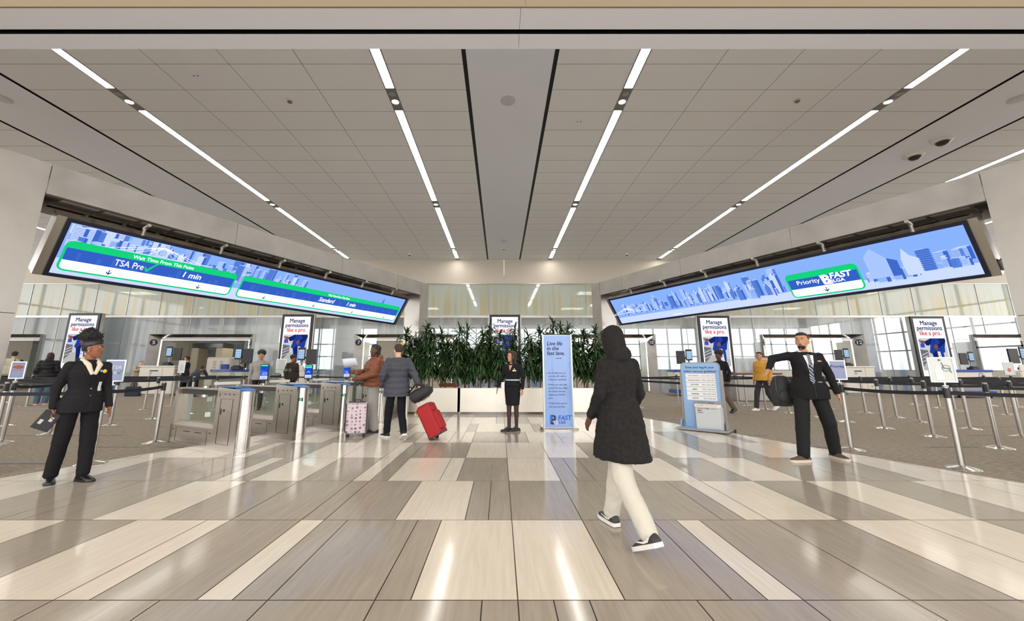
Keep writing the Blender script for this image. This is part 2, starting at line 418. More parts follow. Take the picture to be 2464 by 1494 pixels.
# ---- ceiling: 5 ft x 2.5 ft tiles, plain bands, dark reveals
cl = MB(); CX = .19
Yc0, Yc1 = 4.5, 21.5; RW = .7475; RY = 6.885
g = .0045
light_x = {'in': 2.57, 'out': 8.60, 'far': 14.35, 'wide': 20.1}
lw = .11
def tiles(xa, xb, cols):
    xs = [xa + (xb - xa) * t / cols for t in range(cols + 1)]
    y = RY - RW * 4
    while y < Yc1:
        a, b = y, min(y + RW, Yc1)
        for p, q in zip(xs[:-1], xs[1:]):
            cl.add([(p + g, a + g, H), (q - g, a + g, H), (q - g, b - g, H), (p + g, b - g, H)], [(0, 1, 2, 3)], 0)
        y += RW
for s in (1, -1):
    def span(a, b, cols):
        xa, xb = CX + s * a, CX + s * b
        tiles(min(xa, xb), max(xa, xb), cols)
    span(.93, light_x['in'] - lw, 1)
    span(light_x['in'] + lw, light_x['out'] - lw, 4)
    span(light_x['out'] + lw, 10.42, 1)
    span(12.45, light_x['far'] - lw, 1)
    span(light_x['far'] + lw, light_x['wide'] - lw, 4)
    span(light_x['wide'] + lw, 31, 7)
    # plain band with dark reveals
    for a, b, m_ in ((10.42, 10.50, 2), (10.50, 12.37, 1), (12.37, 12.45, 2)):
        xa, xb = sorted((CX + s * a, CX + s * b))
        zz = H + .03 if m_ == 2 else H
        cl.add([(xa, Yc0, zz), (xb, Yc0, zz), (xb, Yc1, zz), (xa, Yc1, zz)], [(0, 1, 2, 3)], m_)
    xa, xb = sorted((CX + s * .85, CX + s * .93))
    cl.add([(xa, Yc0, H + .03), (xb, Yc0, H + .03), (xb, Yc1, H + .03), (xa, Yc1, H + .03)], [(0, 1, 2, 3)], 2)
cl.add([(CX - .85, Yc0, H), (CX + .85, Yc0, H), (CX + .85, Yc1, H), (CX - .85, Yc1, H)], [(0, 1, 2, 3)], 1)
cl.box(-31, 31, Yc0, Yc1, H + .04, H + .3, 3)
struct(cl.build('ceiling', [M['ceil_tile'], M['ceil_flat'], M['slot'], mat('ceiling_joint', rgb(60, 55, 50), .8)], smooth=False))
# dropped beam across the top of the view
bm_ = MB(); Zb = 5.40
bm_.box(-31, CX + .045, 3.902, 4.196, Zb, 9.2, 0); bm_.box(CX + .049, 31, 3.902, 4.196, Zb, 9.2, 0)
bm_.box(-31, CX + .045, 4.272, 4.506, Zb, H + .3, 0); bm_.box(CX + .049, 31, 4.272, 4.506, Zb, H + .3, 0)
bm_.box(-31, 31, 4.196, 4.272, Zb + .35, H, 1); bm_.box(-31, 31, 4.190, 4.1965, Zb + .004, Zb + .36, 1); bm_.box(-31, 31, 4.2715, 4.278, Zb + .004, Zb + .36, 1)
bm_.box(-31, CX + .10, 3.88, 3.901, Zb, 9.2, 2); bm_.box(CX + .105, 31, 3.88, 3.901, Zb, 9.2, 2)
struct(bm_.build('ceiling_beam', [M['ceil_flat'], M['slot'], mat('tan_fascia', rgb(142, 127, 105), .6)], smooth=False))
# higher ceiling over the near part of the hall
hc = MB(); hc.box(-31, 31, -9, 3.9, 9.2, 9.4, 0)
struct(hc.build('ceiling_high', [M['plaster_warm']], smooth=False))

# ---- ceiling light strips: housing flush in the ceiling + glowing diffuser
segs = [(4.6, 7.60), (8.32, 13.50), (14.10, 19.28), (19.72, 21.2)]
names = {('in', -1): 'left inner', ('in', 1): 'right inner', ('out', -1): 'left outer', ('out', 1): 'right outer',
         ('far', -1): 'left side', ('far', 1): 'right side', ('wide', -1): 'far left', ('wide', 1): 'far right'}
ordn = ['nearest', 'second', 'third', 'last and shortest']
for key in ('in', 'out', 'far', 'wide'):
    for s in (-1, 1):
        x = CX + s * light_x[key]
        for i, (a, b) in enumerate(segs):
            t = thing('ceiling_light', 'white glowing %s strip of the %s row of ceiling lights' % (ordn[i], names[(key, s)]), 'ceiling light', (x, (a + b) / 2, H), group='ceiling light strips')
            L2 = (b - a) / 2
            h_ = MB(); h_.box(-lw, -lw + .02, -L2, L2, -.006, .03); h_.box(lw - .02, lw, -L2, L2, -.006, .03); h_.box(-lw, lw, -L2, -L2 + .02, -.006, .03); h_.box(-lw, lw, L2 - .02, L2, -.006, .03)
            h_.build('housing', M['fixture'], t, smooth=False)
            d_ = MB(); d_.box(-lw + .02, lw - .02, -L2 + .02, L2 - .02, .004, .02); d_.build('diffuser', M['strip'], t, smooth=False)
        for i, (a, b) in enumerate(((7.60, 8.32), (13.50, 14.10), (19.28, 19.72))):
            t = thing('downlight', 'round downlight %s in the %s row of strips' % (['closest to the dropped beam', 'halfway along', 'by the end wall'][i], names[(key, s)]), 'ceiling light', (x, (a + b) / 2, H), group='round downlights between the strips')
            L2 = (b - a) / 2
            p_ = MB(); p_.box(-lw, lw, -L2 + .004, L2 - .004, -.004, .03); p_.lathe([(.085, -.012), (.098, -.004)], 20); p_.build('plate', M['fixture'], t)
            q_ = MB(); q_.lathe([(.078, -.014), (.04, -.02)], 20, c=(0, .06 if i == 0 else 0, 0)); q_.build('lens', M['down'], t)
            if i == 0:
                q_ = MB(); q_.lathe([(.075, -.012), (.07, -.003)], 20, c=(0, -.2, 0)); q_.build('sensor_cover', M['grey'], t)

# strips in the higher ceiling over the camera, seen mirrored in the glass band
M['strip_high'] = emit('high_diffuser', (1.0, .93, .84, 1), 9.0)
for i, (x, y0, y1) in enumerate(((-2.4, -7.5, -4.4), (2.8, -7.5, -4.4), (-2.4, -3.6, -.5), (2.8, -3.6, -.5), (-8.4, -7.5, -.5), (8.8, -7.5, -.5))):
    t = thing('ceiling_light', 'glowing strip in the higher ceiling mirrored in the glass band, %s' % ['rear left', 'rear right', 'front left', 'front right', 'outer left', 'outer right'][i], 'ceiling light', (x, (y0 + y1) / 2, 9.2), group='strips of the higher ceiling')
    L2 = (y1 - y0) / 2; d_ = MB(); d_.box(-.16, .16, -L2, L2, -.02, 0); d_.box(-.13, .13, -L2 + .03, L2 - .03, -.03, -.02, 1); d_.build('diffuser', [M['fixture'], M['strip_high']], t, smooth=False)

# ---- fittings on the ceiling
def fitting(name, label, cat, x, y, kind, group=None):
    t = thing(name, label, cat, (x, y, H), group=group)
    b = MB()
    if kind == 'speaker':
        b.lathe([(.17, 0), (.17, -.012), (.15, -.018), (.02, -.018)], 28); b.build('grille', mat('speaker_mesh', rgb(205, 206, 208), .6, bump=.6, bscale=300), t)
    elif kind == 'smoke':
        b.lathe([(.085, 0), (.085, -.02), (.06, -.03)], 20); b.build('base', M['white'], t)
        b = MB(); b.lathe([(.05, -.03), (.05, -.055), (.03, -.07), (.005, -.07)], 20); b.build('sensor', M['fixture'], t)
    elif kind == 'sprinkler':
        b.lathe([(.11, 0), (.11, -.008), (.10, -.012)], 24); b.build('plate', M['ceil_flat'], t)
        b = MB(); b.box(-.05, -.03, -.012, .012, -.018, -.01); b.box(.03, .05, -.012, .012, -.018, -.01); b.build('slots', M['black'], t)
    elif kind == 'dome':
        b.lathe([(.21, 0), (.21, -.03), (.18, -.05), (.14, -.05)], 28); b.build('housing', M['white'], t)
        b = MB(); b.lathe([(.14, -.05), (.135, -.09), (.09, -.13), (.02, -.145)], 24); b.build('dome', mat('smoked_dome', (.01, .01, .012, 1), .08, spec=.8), t)
    else:
        b.lathe([(.07, 0), (.07, -.05), (.05, -.09)], 18); b.build('housing', M['white'], t)
        b = MB(); b.lathe([(.05, -.09), (.045, -.12), (.01, -.14)], 16); b.build('lens', M['black'], t)
    return t
fitting('ceiling_speaker', 'round grey speaker in the plain centre band of the ceiling', 'speaker', .17, 7.99, 'speaker')
fitting('ceiling_speaker', 'small far speaker disc in the centre band near the end wall', 'speaker', .178, 18.15, 'speaker')
fitting('ceiling_speaker', 'grey speaker disc at the left end of the ceiling edge', 'speaker', -11.17, 7.92, 'speaker')
fitting('ceiling_speaker', 'grey speaker disc at the right end of the ceiling edge', 'speaker', 11.63, 7.93, 'speaker')
fitting('sprinkler', 'white sprinkler plate with two dark slots right of the centre band', 'sprinkler', 1.92, 8.75, 'sprinkler')
fitting('sprinkler', 'white sprinkler plate between the left rows of strips', 'sprinkler', -6.28, 7.19, 'sprinkler')
fitting('sprinkler', 'far sprinkler plate on the left ceiling tiles', 'sprinkler', -6.25, 16.58, 'sprinkler')
fitting('sprinkler', 'far sprinkler plate on the right ceiling tiles', 'sprinkler', 3.64, 16.69, 'sprinkler')
fitting('smoke_detector', 'white smoke detector between the two left rows of strips', 'smoke detector', -4.75, 7.98, 'smoke')
fitting('smoke_detector', 'white smoke detector between the two right rows of strips', 'smoke detector', 6.68, 7.96, 'smoke')
fitting('smoke_detector', 'tiny smoke detector in the centre band by the end wall', 'smoke detector', .18, 19.4, 'smoke')
fitting('security_camera', 'small black camera under the ceiling at the left of the end wall', 'camera', -4.79, 20.26, 'cam')
fitting('security_camera', 'small black camera under the ceiling at the right of the end wall', 'camera', 6.67, 20.26, 'cam')
fitting('security_camera', 'nearer dark dome camera on the right plain ceiling band', 'camera', 11.73, 9.60, 'dome')
fitting('security_camera', 'farther dark dome camera on the right plain ceiling band', 'camera', 11.77, 10.36, 'dome')

# ---- end wall: plaster header, amber glass band, rail, blue glass band
WY = 21.5
ew = MB()
ew.box(-31, CX + .01, WY, WY + .3, 5.86, H + .1); ew.box(CX + .02, 31, WY, WY + .3, 5.86, H + .1)
ew.box(-31, 31, WY - .02, WY + .02, 5.83, 5.87, 1)
struct(ew.build('wall_back', [M['plaster'], M['steel']], smooth=False))
P0, PS = -2.47, 1.79
DOORS = [(-29.9, -24.6), (-18.8, -13.25), (-7.8, -2.2), (2.7, 8.3), (14.0, 19.45), (25.3, 30.9)]
DH = 3.06
pu = MB(); pl = MB(); mu = MB()
k = -16
while True:
    x0 = P0 + PS * k; x1 = x0 + PS; k += 1
    if x0 < -31: continue
    if x1 > 31: break
    pu.box(x0 + .012, x1 - .012, WY + .02, WY + .035, 4.06, 5.83)
    # lower glass: keep clear of the lane openings
    z0 = .02
    cuts = [(max(x0 + .012, a), min(x1 - .012, b)) for a, b in DOORS if a < x1 and b > x0]
    pl.box(x0 + .012, x1 - .012, WY + .02, WY + .035, DH + .02, 3.98)
    segx = [(x0 + .012, x1 - .012)]
    for a, b in cuts:
        nxt = []
        for p, q in segx:
            if b <= p or a >= q: nxt.append((p, q)); continue
            if a > p: nxt.append((p, a))
            if b < q: nxt.append((b, q))
        segx = nxt
    for p, q in segx:
        if q - p > .05: pl.box(p, q, WY + .02, WY + .035, .02, DH + .02)
    mu.box(x0 - .008, x0 + .008, WY - .005, WY + .05, 4.06, 5.83)
    if not any(a - .05 < x0 < b + .05 for a, b in DOORS): mu.box(x0 - .006, x0 + .006, WY - .005, WY + .05, 0, 3.98)
    else: mu.box(x0 - .006, x0 + .006, WY - .005, WY + .05, DH + .02, 3.98)
mu.box(-31, 31, WY - .06, WY + .08, 3.97, 4.08)
gwall = thing('wall_glass', 'tall streaked glass partition across the end of the hall', 'wall'); gwall['kind'] = 'structure'
del gwall['category']
pu.build('upper_glass', M['frit_up'], gwall, smooth=False)
pl.build('lower_glass', M['frit_lo'], gwall, smooth=False)
mu.build('rail_and_mullions', M['steel'], gwall, smooth=False)

# ---- numbered lane openings in the glass wall
M['navy_disc'] = mat('navy_disc', rgb(30, 35, 70), .4)
M['white_txt'] = mat('white_print', rgb(235, 235, 235), .5)
def lane_door(n, a, b, na, nb):
    t = thing('door_%d' % n, 'steel framed lane opening between screening lanes %s and %s' % (na or 'beyond', nb or 'beyond'), 'doorway', ((a + b) / 2, WY, 0)); t['kind'] = 'structure'
    del t['category']
    w = (b - a) / 2; F = .36; D = .5
    f = MB()   # splayed frame: outer edge proud of the glass, inner edge set back
    for s in (-1, 1):
        f.add([(s * w, -.12, 0), (s * (w - F), .25, 0), (s * (w - F), .25, DH - F), (s * w, -.12, DH)], [(0, 1, 2, 3)])
        f.add([(s * w, -.12, 0), (s * w, .1, 0), (s * w, .1, DH), (s * w, -.12, DH)], [(0, 1, 2, 3)])
        f.box(s * (w - F) - .02, s * (w - F) + .02, .25, 1.3, 0, DH - F)
    f.add([(-w, -.12, DH), (w, -.12, DH), (w - F, .25, DH - F * .55), (-w + F, .25, DH - F * .55)], [(0, 1, 2, 3)], 1)
    f.add([(-w, -.12, DH), (w, -.12, DH), (w, .1, DH), (-w, .1, DH)], [(0, 1, 2, 3)], 1)
    f.box(-w + F, w - F, .25, 1.3, DH - F * .55, DH - F * .5, 1)
    f.build('frame', [M['steel_panel'], M['steel_dark']], t, smooth=False)
    l = MB()
    for s in (-1, 1):
        l.box(s * (w - F - .03) - .018, s * (w - F - .03) + .018, .26, .30, .1, DH - .26)
    l.box(-w + F, w - F, .26, .30, DH - .29, DH - .255)
    l.build('light_line', M['led'], t, smooth=False)
    for s, num in ((-1, na), (1, nb)):
        if not num: continue
        yaw = math.atan2(.37, F) * s
        d = MB(); T = Matrix.Translation((s * (w - F * .5), .055, DH - .42)) @ Matrix.Rotation(s * R(-45.8), 4, 'Z') @ Matrix.Rotation(PI / 2, 4, 'X')
        T = Matrix.Translation((s * (w - F * .5), .045, DH - .42)) @ Matrix.Rotation(s * R(-45.8), 4, 'Z')
        ring = [(math.cos(q * PI / 12) * .17, math.sin(q * PI / 12) * .17) for q in range(24)]
        d.prism(ring, -.012, 0, T=T); o = d.build('number_disc', M['navy_disc'], t)
        me = text_mesh(num, .26, M['white_txt'], bold=.02); me.transform(Matrix.Translation((0, -.016, -.09))); me.transform(T)
        link('number', me, t)
lane_door(1, *DOORS[0], '', '4')
lane_door(2, *DOORS[1], '5', '6')
lane_door(3, *DOORS[2], '7', '8')
lane_door(4, *DOORS[3], '9', '10')
lane_door(5, *DOORS[4], '11', '12')
lane_door(6, *DOORS[5], '13', '')

# ---- security hall behind the glass: side walls, ceiling, daylight windows
BH = MB()
BH.box(-31, 31, 40, 40.3, 0, 1.1)                       # sill wall
for a, b in ((-31, -24), (-12.3, -9.5), (-1, 1), (30, 31)): BH.box(a, b, 40, 40.3, 1.1, 6.2)
BH.box(-31, 31, 40, 40.3, 5.2, 6.2)
BH.box(-31.2, -31, 21.5, 40, 0, 9.4, 1); BH.box(31, 31.2, 21.5, 40, 0, 1.1, 1); BH.box(31, 31.2, 21.5, 40, 5.4, 9.4, 1)
struct(BH.build('wall_far', [M['plaster'], M['plaster']], smooth=False))
hc2 = MB(); hc2.box(-31, 31, WY + .3, 40.3, 6.2, 6.4)
struct(hc2.build('ceiling_security', M['ceil_tile'], smooth=False))
def added_side_glazing(n, x):  # invented open glazing, added so sky light from the sides lifts the ceiling
    t = thing('window_%d' % n, 'unseen glazing frame added along the hall side to let in daylight', 'window', (x, 0, 0)); t['kind'] = 'structure'; del t['category']
    f = MB(); top = 9.3
    y = -9
    while y < 21.6: f.box(-.08, .08, y - .05, y + .05, 0, top); y += 2.54
    for z in (.1, .9, 3.2, 5.4, 7.3, top): f.box(-.08, .08, -9, 21.5, z - .06, z + .06)
    f.box(-.09, .09, -9, 21.5, 0, .9)
    f.build('window_frame', M['fixture'], t, smooth=False)
added_side_glazing(11, -31.1); added_side_glazing(12, 31.1)
def side_far(n, x):
    t = thing('window_%d' % n, 'tall daylight glazing beside the screening hall', 'window', (x, 0, 0)); t['kind'] = 'structure'; del t['category']
    f = MB(); y = 21.6
    while y < 40: f.box(-.05, .05, y - .05, y + .05, 1.1, 5.4); y += 2.3
    for z in (1.1, 2.6, 4.0, 5.4): f.box(-.05, .05, 21.6, 40, z - .05, z + .05)
    f.build('window_frame', M['fixture'], t, smooth=False)
side_far(13, 31.1)
def far_window(n, a, b, z0=1.1, z1=5.2):
    t = thing('window_%d' % n, 'bright daylight window at the far side of the security hall', 'window', ((a + b) / 2, 40.02, 0)); t['kind'] = 'structure'; del t['category']
    w = (b - a) / 2; f = MB(); nb = max(2, round((b - a) / 1.5))
    for i in range(nb + 1):
        x = -w + 2 * w * i / nb; f.box(x - .05, x + .05, -.05, .1, z0, z1)
    for zz in (z0, 2.4, 3.6, z1): f.box(-w, w, -.05, .1, zz - .05, zz + .05)
    f.build('window_frame', mat('window_frame', rgb(150, 160, 165), .5), t, smooth=False)
    p = MB(); p.box(-w, w, .12, .14, z0, z1); p.build('pane', M['glass'], t, smooth=False)
for i, (a, b) in enumerate(((-24, -12.3), (-9.5, -1), (1, 11), (11, 21), (21, 30))): far_window(i + 1, a, b)
# rows of glowing fixtures of the security hall
for i, (x, y) in enumerate([(x, y) for x in (-24, -15, -6, 6, 15, 24) for y in (26, 33)]):
    t = thing('ceiling_light', 'square panel light beyond the glass, %s row, %s' % (('nearer' if y == 26 else 'farther'), ['leftmost', 'second from left', 'third from left', 'third from right', 'second from right', 'rightmost'][i // 2]), 'ceiling light', (x, y, 6.2), group='panel lights of the security hall')
    b = MB(); b.box(-.9, .9, -.6, .6, -.04, 0); b.box(-.85, .85, -.55, .55, -.05, -.04, 1); b.build('panel', [M['white'], emit('panel_glow', (1, .97, .92, 1), 26)] if i == 0 else _pm, t, smooth=False)
    if i == 0: _pm = list(t.children[0].data.materials)
# ================================================================== PORTALS over the lane entrances
def portal(name, label, near, far, zt, side):
    """near/far: ground points of the hall-side face; side=+1 when the lane side lies toward -X"""
    a, b = Vector(near), Vector(far); d = (b - a); L = d.length; d.normalize()
    rz = math.atan2(d.y, d.x); t = thing(name, label, 'portal frame', (a.x, a.y, 0), rz)
    k = side                                  # local +y*k points to the lane side
    zb = zt - .43; D = .62
    def bx(mb, x0, x1, y0, y1, z0, z1, m=0): mb.box(x0, x1, min(y0 * k, y1 * k), max(y0 * k, y1 * k), z0, z1, m)
    m = MB()
    js = [0, 2.55, 5.2, 7.35, L]
    for p, q in zip(js[:-1], js[1:]): bx(m, p + .004, q - .004, 0, .02, zb, zt)
    bx(m, 0, L, .02, D, zt - .02, zt)
    m.build('beam_face', M['steel_panel'], t, smooth=False)
    m = MB(); bx(m, 0, L, .02, D, zb + .015, zb + .03)
    bx(m, 0, L, D - .03, D, zb - .12, zb + .02); bx(m, 0, L, .02, .05, zb - .0, zb + .02)
    x = .2
    while x < L - .5: bx(m, x, x + .42, .12, D - .1, zb + .0, zb + .014, 1); x += .47
    m.build('soffit', [M['steel_dark'], M['chrome']], t, smooth=False)
    m = MB()                                   # thick near pier, runs back from the opening
    bx(m, -1.5, -.006, 0, D, 0, 1.98); bx(m, -1.5, -.006, 0, D, 1.988, zt)
    bx(m, -1.49, -.02, .01, D - .01, 1.97, 2.0, 1)
    m.build('near_pier', [M['steel_panel'], M['slot']], t, smooth=False)
    m = MB()                                   # slim far pier
    bx(m, L + .004, L + .42, 0, D, 0, zt); m.build('far_pier', M['steel_panel'], t, smooth=False)
    m = MB(); bx(m, L - .02, L, .02, D, 0, zb + .01); m.build('far_reveal', M['steel'], t, smooth=False)
    return t
PL0, PL1 = (-6.209, 5.078), (-2.60, 12.82)
PR0, PR1 = (6.918, 5.318), (3.27, 12.87)
portal('portal_frame', 'swirled steel portal frame over the left group of lanes', PL0, PL1, 4.07, 1)
portal('portal_frame', 'swirled steel portal frame over the right group of lanes', PR0, PR1, 4.07, -1)

# ================================================================== OVERHEAD DISPLAYS
def E2(name, c, s): return emit(name, c, s)
SCN = [emit('screen_sky', rgb(128, 166, 250), 1.2), emit('screen_white', rgb(240, 244, 255), 1.6), emit('screen_green', rgb(20, 205, 120), 1.1),
       emit('screen_navy', rgb(52, 98, 200), 1.0), emit('screen_block_light', rgb(160, 188, 248), 1.15), emit('screen_block_mid', rgb(92, 134, 222), 1.0),
       emit('screen_block_dark', rgb(66, 110, 208), .95), emit('screen_ink', rgb(18, 50, 110), .8), emit('screen_pale', rgb(190, 205, 250), 1.2)]
SKY, WH, GR, NV, BL, BM, BD, INK, PALE = range(9)
def rrect(x0, x1, z0, z1, r, n=5, sq=()):
    pts = []
    for i, (cx, cz, a0) in enumerate(((x1 - r, z1 - r, 0), (x0 + r, z1 - r, 90), (x0 + r, z0 + r, 180), (x1 - r, z0 + r, 270))):
        if i in sq: pts.append((cx + r * (1 if i in (0, 3) else -1), cz + r * (1 if i < 2 else -1))); continue
        for k in range(n + 1):
            a = R(a0 + 90 * k / n); pts.append((cx + r * math.cos(a), cz + r * math.sin(a)))
    return pts
def flat(mb, pts, y, m): mb.add([(p[0], y, p[1]) for p in pts], [tuple(range(len(pts)))], m)
def quad(mb, x0, x1, z0, z1, y, m): flat(mb, [(x0, z0), (x1, z0), (x1, z1), (x0, z1)], y, m)
def city(mb, x0, x1, zb, zs, seed, y=-.003, dens=1.0, lo=-.42):
    """toy-block skyline picture: boxes with a light front, darker side and pale roof"""
    rd = random.Random(seed); n = int((x1 - x0) * 15 * dens)
    bl = sorted(((rd.uniform(x0, x1 - .08), rd.random()) for _ in range(n)), key=lambda q: -q[1])
    for i, (x, dpt) in enumerate(bl):
        yy = y - .0004 * (i % 40) * .25
        w = rd.uniform(.05, .13); hgt = rd.uniform(.25, 1.0) ** 1.6 * zs * (.5 + .5 * dpt); z0 = zb + (dpt - .5) * .12
        w2 = w * rd.uniform(.3, .5); z1 = min(z0 + hgt + .04, .40); z0 = max(z0, lo); w2 = min(w2, x1 - x - w) if x + w + w2 > x1 else w2
        if w2 < .005: continue
        f = rd.choice([BL, BL, PALE, BM]); s = rd.choice([BM, BD, BD])
        quad(mb, x, x + w, z0, z1, yy, f); quad(mb, x + w, x + w + w2, z0, z1 - .005, yy, s)
        flat(mb, [(x, z1), (x + w, z1), (x + w + w2, min(z1 + .012, .402)), (x + w2, min(z1 + .012, .402))], yy - .00005, PALE)
        k = rd.random()
        if k < .3 and z1 < .30: quad(mb, x + w * .3, x + w * .7, z1, z1 + .05, yy - .0001, f); quad(mb, x + w * .7, x + w * .85, z1, z1 + .05, yy - .0001, s)
        elif k < .45 and z1 < .25: flat(mb, [(x, z1), (x + w, z1), (x + w / 2, z1 + .11)], yy - .0001, f)
        if k > .45:
            zz = z0 + .03
            while zz < z1 - .02: quad(mb, x + .004, x + w - .004, zz, zz + .007, yy - .0001, BM if f != BM else BD); zz += .024
def bridge(mb, x, z, s, y=-.02):
    for dx in (0, .14 * s):
        quad(mb, x + dx, x + dx + .035 * s, z, z + .26 * s, y, PALE)
    quad(mb, x - .01, x + .185 * s, z + .23 * s, z + .28 * s, y - .0002, PALE); quad(mb, x, x + .17 * s, z + .10 * s, z + .13 * s, y - .0002, PALE)
    for sx in (-1, 1):
        for k in range(4):
            x2 = x + .09 * s + sx * (.18 + .16 * k) * s; z2 = z + .10 * s
            flat(mb, [(x + .09 * s, z + .27 * s), (x2, z2), (x2, z2 + .006), (x + .09 * s, z + .277 * s)], y - .0003, WH)
    flat(mb, [(x - .75 * s, z + .07 * s), (x + .9 * s, z + .10 * s), (x + .9 * s, z + .125 * s), (x - .75 * s, z + .095 * s)], y - .0004, PALE)
def arrow(mb, x, z, s, y, m):
    quad(mb, x - .10 * s, x + .10 * s, z - .2 * s, z + 1.0 * s, y, m)
    for k in (-1, 1):
        flat(mb, [(x, z - .42 * s), (x + k * .62 * s, z + .26 * s), (x + k * .46 * s, z + .42 * s), (x, z - .08 * s)], y, m)
def lane_panel(mb, x0, x1, z0, z1, y=-.03):
    flat(mb, rrect(x0, x1, z0, z1, .09), y, GR)
    hgt = z1 - z0; b = .028
    quad(mb, x0 + b, x1 - b, z0 + hgt * .36, z1 - hgt * .24, y - .001, NV)
    flat(mb, rrect(x0 + b, x1 - b, z0 + b, z0 + hgt * .36, .06, sq=(0, 1)), y - .001, WH)
def fast_logo(t, x, z, s, mw, mi, y=-.034, at=True):
    """monogram with FAST above @LGA; s = height of the B"""
    b = MB(); o = []
    me = text_mesh('B', s * 1.32, mi, bold=.035, sx=.9); me.transform(Matrix.Translation((x, y, z))); link('logo', me, t)
    b.add([(x - .42 * s, y + .0005, z + .93 * s), (x - .10 * s, y + .0005, z + .93 * s), (x - .30 * s, y + .0005, z)], [(0, 1, 2)]); b.build('logo_sail', mw, t, smooth=False)
    text('FAST', s * .78, mw, t, x + s * .32, z + s * .45, y - .001, bold=.03, align='LEFT', shear=.15, space=.95)
    text('@LGA', s * .46, mi, t, x + s * .02, z + s * .04, y - .002, bold=.02, align='LEFT')
SCREEN_M = {}
def display(name, label, c, L, rz, left):
    t = thing(name, label, 'display screen', c, rz, tilt=math.atan2(.49, .78))
    w = L / 2; hh = .46
    m = MB(); m.box(-w, w, .012, .20, -hh, hh); m.box(-w - .10, -w, -.0, .22, -hh - .01, hh + .01, 0); m.box(w, w + .10, 0, .22, -hh - .01, hh + .01, 0)
    m.build('housing', M['steel'], t, smooth=False)
    m = MB(); bz = .05
    m.box(-w, w, -.02, .012, hh - bz, hh); m.box(-w, w, -.02, .012, -hh, -hh + bz); m.box(-w, -w + bz, -.02, .012, -hh + bz, hh - bz); m.box(w - bz, w, -.02, .012, -hh + bz, hh - bz)
    m.build('bezel', mat('navy_bezel', (.006, .010, .03, 1), .3), t, smooth=False)
    s = MB(); quad(s, -w + bz, w - bz, -hh + bz, hh - bz, 0, SKY)
    x0, x1 = -w + bz, w - bz
    if left:
        quad(s, x0, x1, -hh + bz, -.16, -.0008, PALE)
        city(s, x0 + .02, -2.3, .10, .5, 5, y=-.002, lo=-.1, dens=2.2); city(s, -2.3, .3, .0, .46, 6, y=-.002, dens=1.8, lo=-.1); city(s, .3, 2.2, -.1, .3, 7, y=-.002, dens=.35, lo=-.2)
        bridge(s, -2.62, .06, 1.0)
        flat(s, [(2.75, -.05), (2.95, -.05), (2.85, .32)], -.004, BM)
        lane_panel(s, -3.66, -1.24, -.34, .15); lane_panel(s, -1.12, 3.62, -.34, .15)
        # darker ghost of the skyline inside the blue bands
        for a, b_, sd in ((-3.5, -1.4, 1), (-.9, 3.3, 2)):
            rd = random.Random(sd); x = a
            while x < b_:
                ww = rd.uniform(.03, .09); quad(s, x, x + ww, -.155, rd.uniform(-.13, .0), -.0315, BD); x += ww + rd.uniform(.02, .25)
        for x in (-3.08, -1.81, -.54, .71, 1.92, 3.14): arrow(s, x, -.27, .062, -.033, INK)
        flat(s, [(-2.69, -.05), (-2.675, -.045), (-2.645, -.085), (-2.55, .035), (-2.49, .06), (-2.56, -.02), (-2.635, -.14), (-2.655, -.135)], -.034, GR)
    else:
        quad(s, x0, x1, -hh + bz, -.22, -.0008, PALE)
        city(s, -3.45, -1.9, -.12, .30, 15, y=-.002, dens=2.6, lo=-.24); city(s, -1.9, .1, -.14, .42, 18, y=-.002, dens=2.0, lo=-.28); city(s, .1, 1.2, -.20, .60, 16, y=-.002, dens=2.0, lo=-.33); city(s, 2.42, 3.1, -.26, .34, 21, y=-.002, dens=1.4, lo=-.38); city(s, 3.1, x1 - .02, -.20, .30, 17, y=-.002, dens=1.2, lo=-.36)
        bridge(s, -3.35, -.18, .9)
        # ferry and shoreline strokes
        quad(s, -1.75, -1.5, -.36, -.345, -.004, WH); quad(s, -1.70, -1.56, -.345, -.33, -.004, PALE)
        flat(s, [(2.50, -.22), (2.50, .2), (2.62, .34), (2.78, .12), (2.78, -.22)], -.016, BL); flat(s, [(2.78, -.22), (2.78, .12), (2.90, .05), (2.90, -.22)], -.016, BD)
        flat(s, [(2.95, -.25), (2.95, .06), (3.0, .24), (3.06, .1), (3.16, .02), (3.16, -.25)], -.018, PALE); quad(s, 3.16, 3.3, -.22, .16, -.018, BM)
        zz = -.2
        while zz < .14: quad(s, 3.15, 3.31, zz, zz + .016, -.019, BD); zz += .036
        lane_panel(s, 1.20, 2.38, -.37, .15); arrow(s, 1.80, -.29, .07, -.033, INK)
    s.build('screen', SCN, t, smooth=False)
    wm = SCN[WH]
    if left:
        text('TSA Pre', .155, wm, t, -2.88, -.115, -.034, sx=.72)
        text('Wait Time From This Point', .085, wm, t, -2.445, .06, -.034, bold=.008, sx=.92)
        text('1 min', .155, wm, t, -1.985, -.11, -.034, bold=.012, shear=.1, sx=.9)
        text('Standard', .16, wm, t, .985, -.115, -.034, bold=.003, shear=.25, sx=.8)
        text('Wait Time From This Point', .075, wm, t, 1.30, .062, -.034, bold=.008, sx=.8)
        text('1 min', .155, wm, t, 1.77, -.11, -.034, bold=.012, shear=.15, sx=.9)
    else:
        text('Priority', .13, wm, t, 1.56, -.10, -.034)
        fast_logo(t, 1.86, -.16, .20, wm, wm)
    # brackets up to the portal beam
    n = 6 if left else 6
    for i in range(n):
        x = -w + .9 + (L - 1.5) * i / (n - 1)
        b = MB(); b.tube([(x, .1, hh - .01), (x, .12, hh + .10), (x, .02, hh + .19)], .028, 8); b.build('bracket', M['steel'], t)
    if not left:
        b = MB(); b.bbox(w + .10, w + .16, .03, .15, -.42, -.26, .02); b.build('antenna_box', M['grey'], t)
    return t
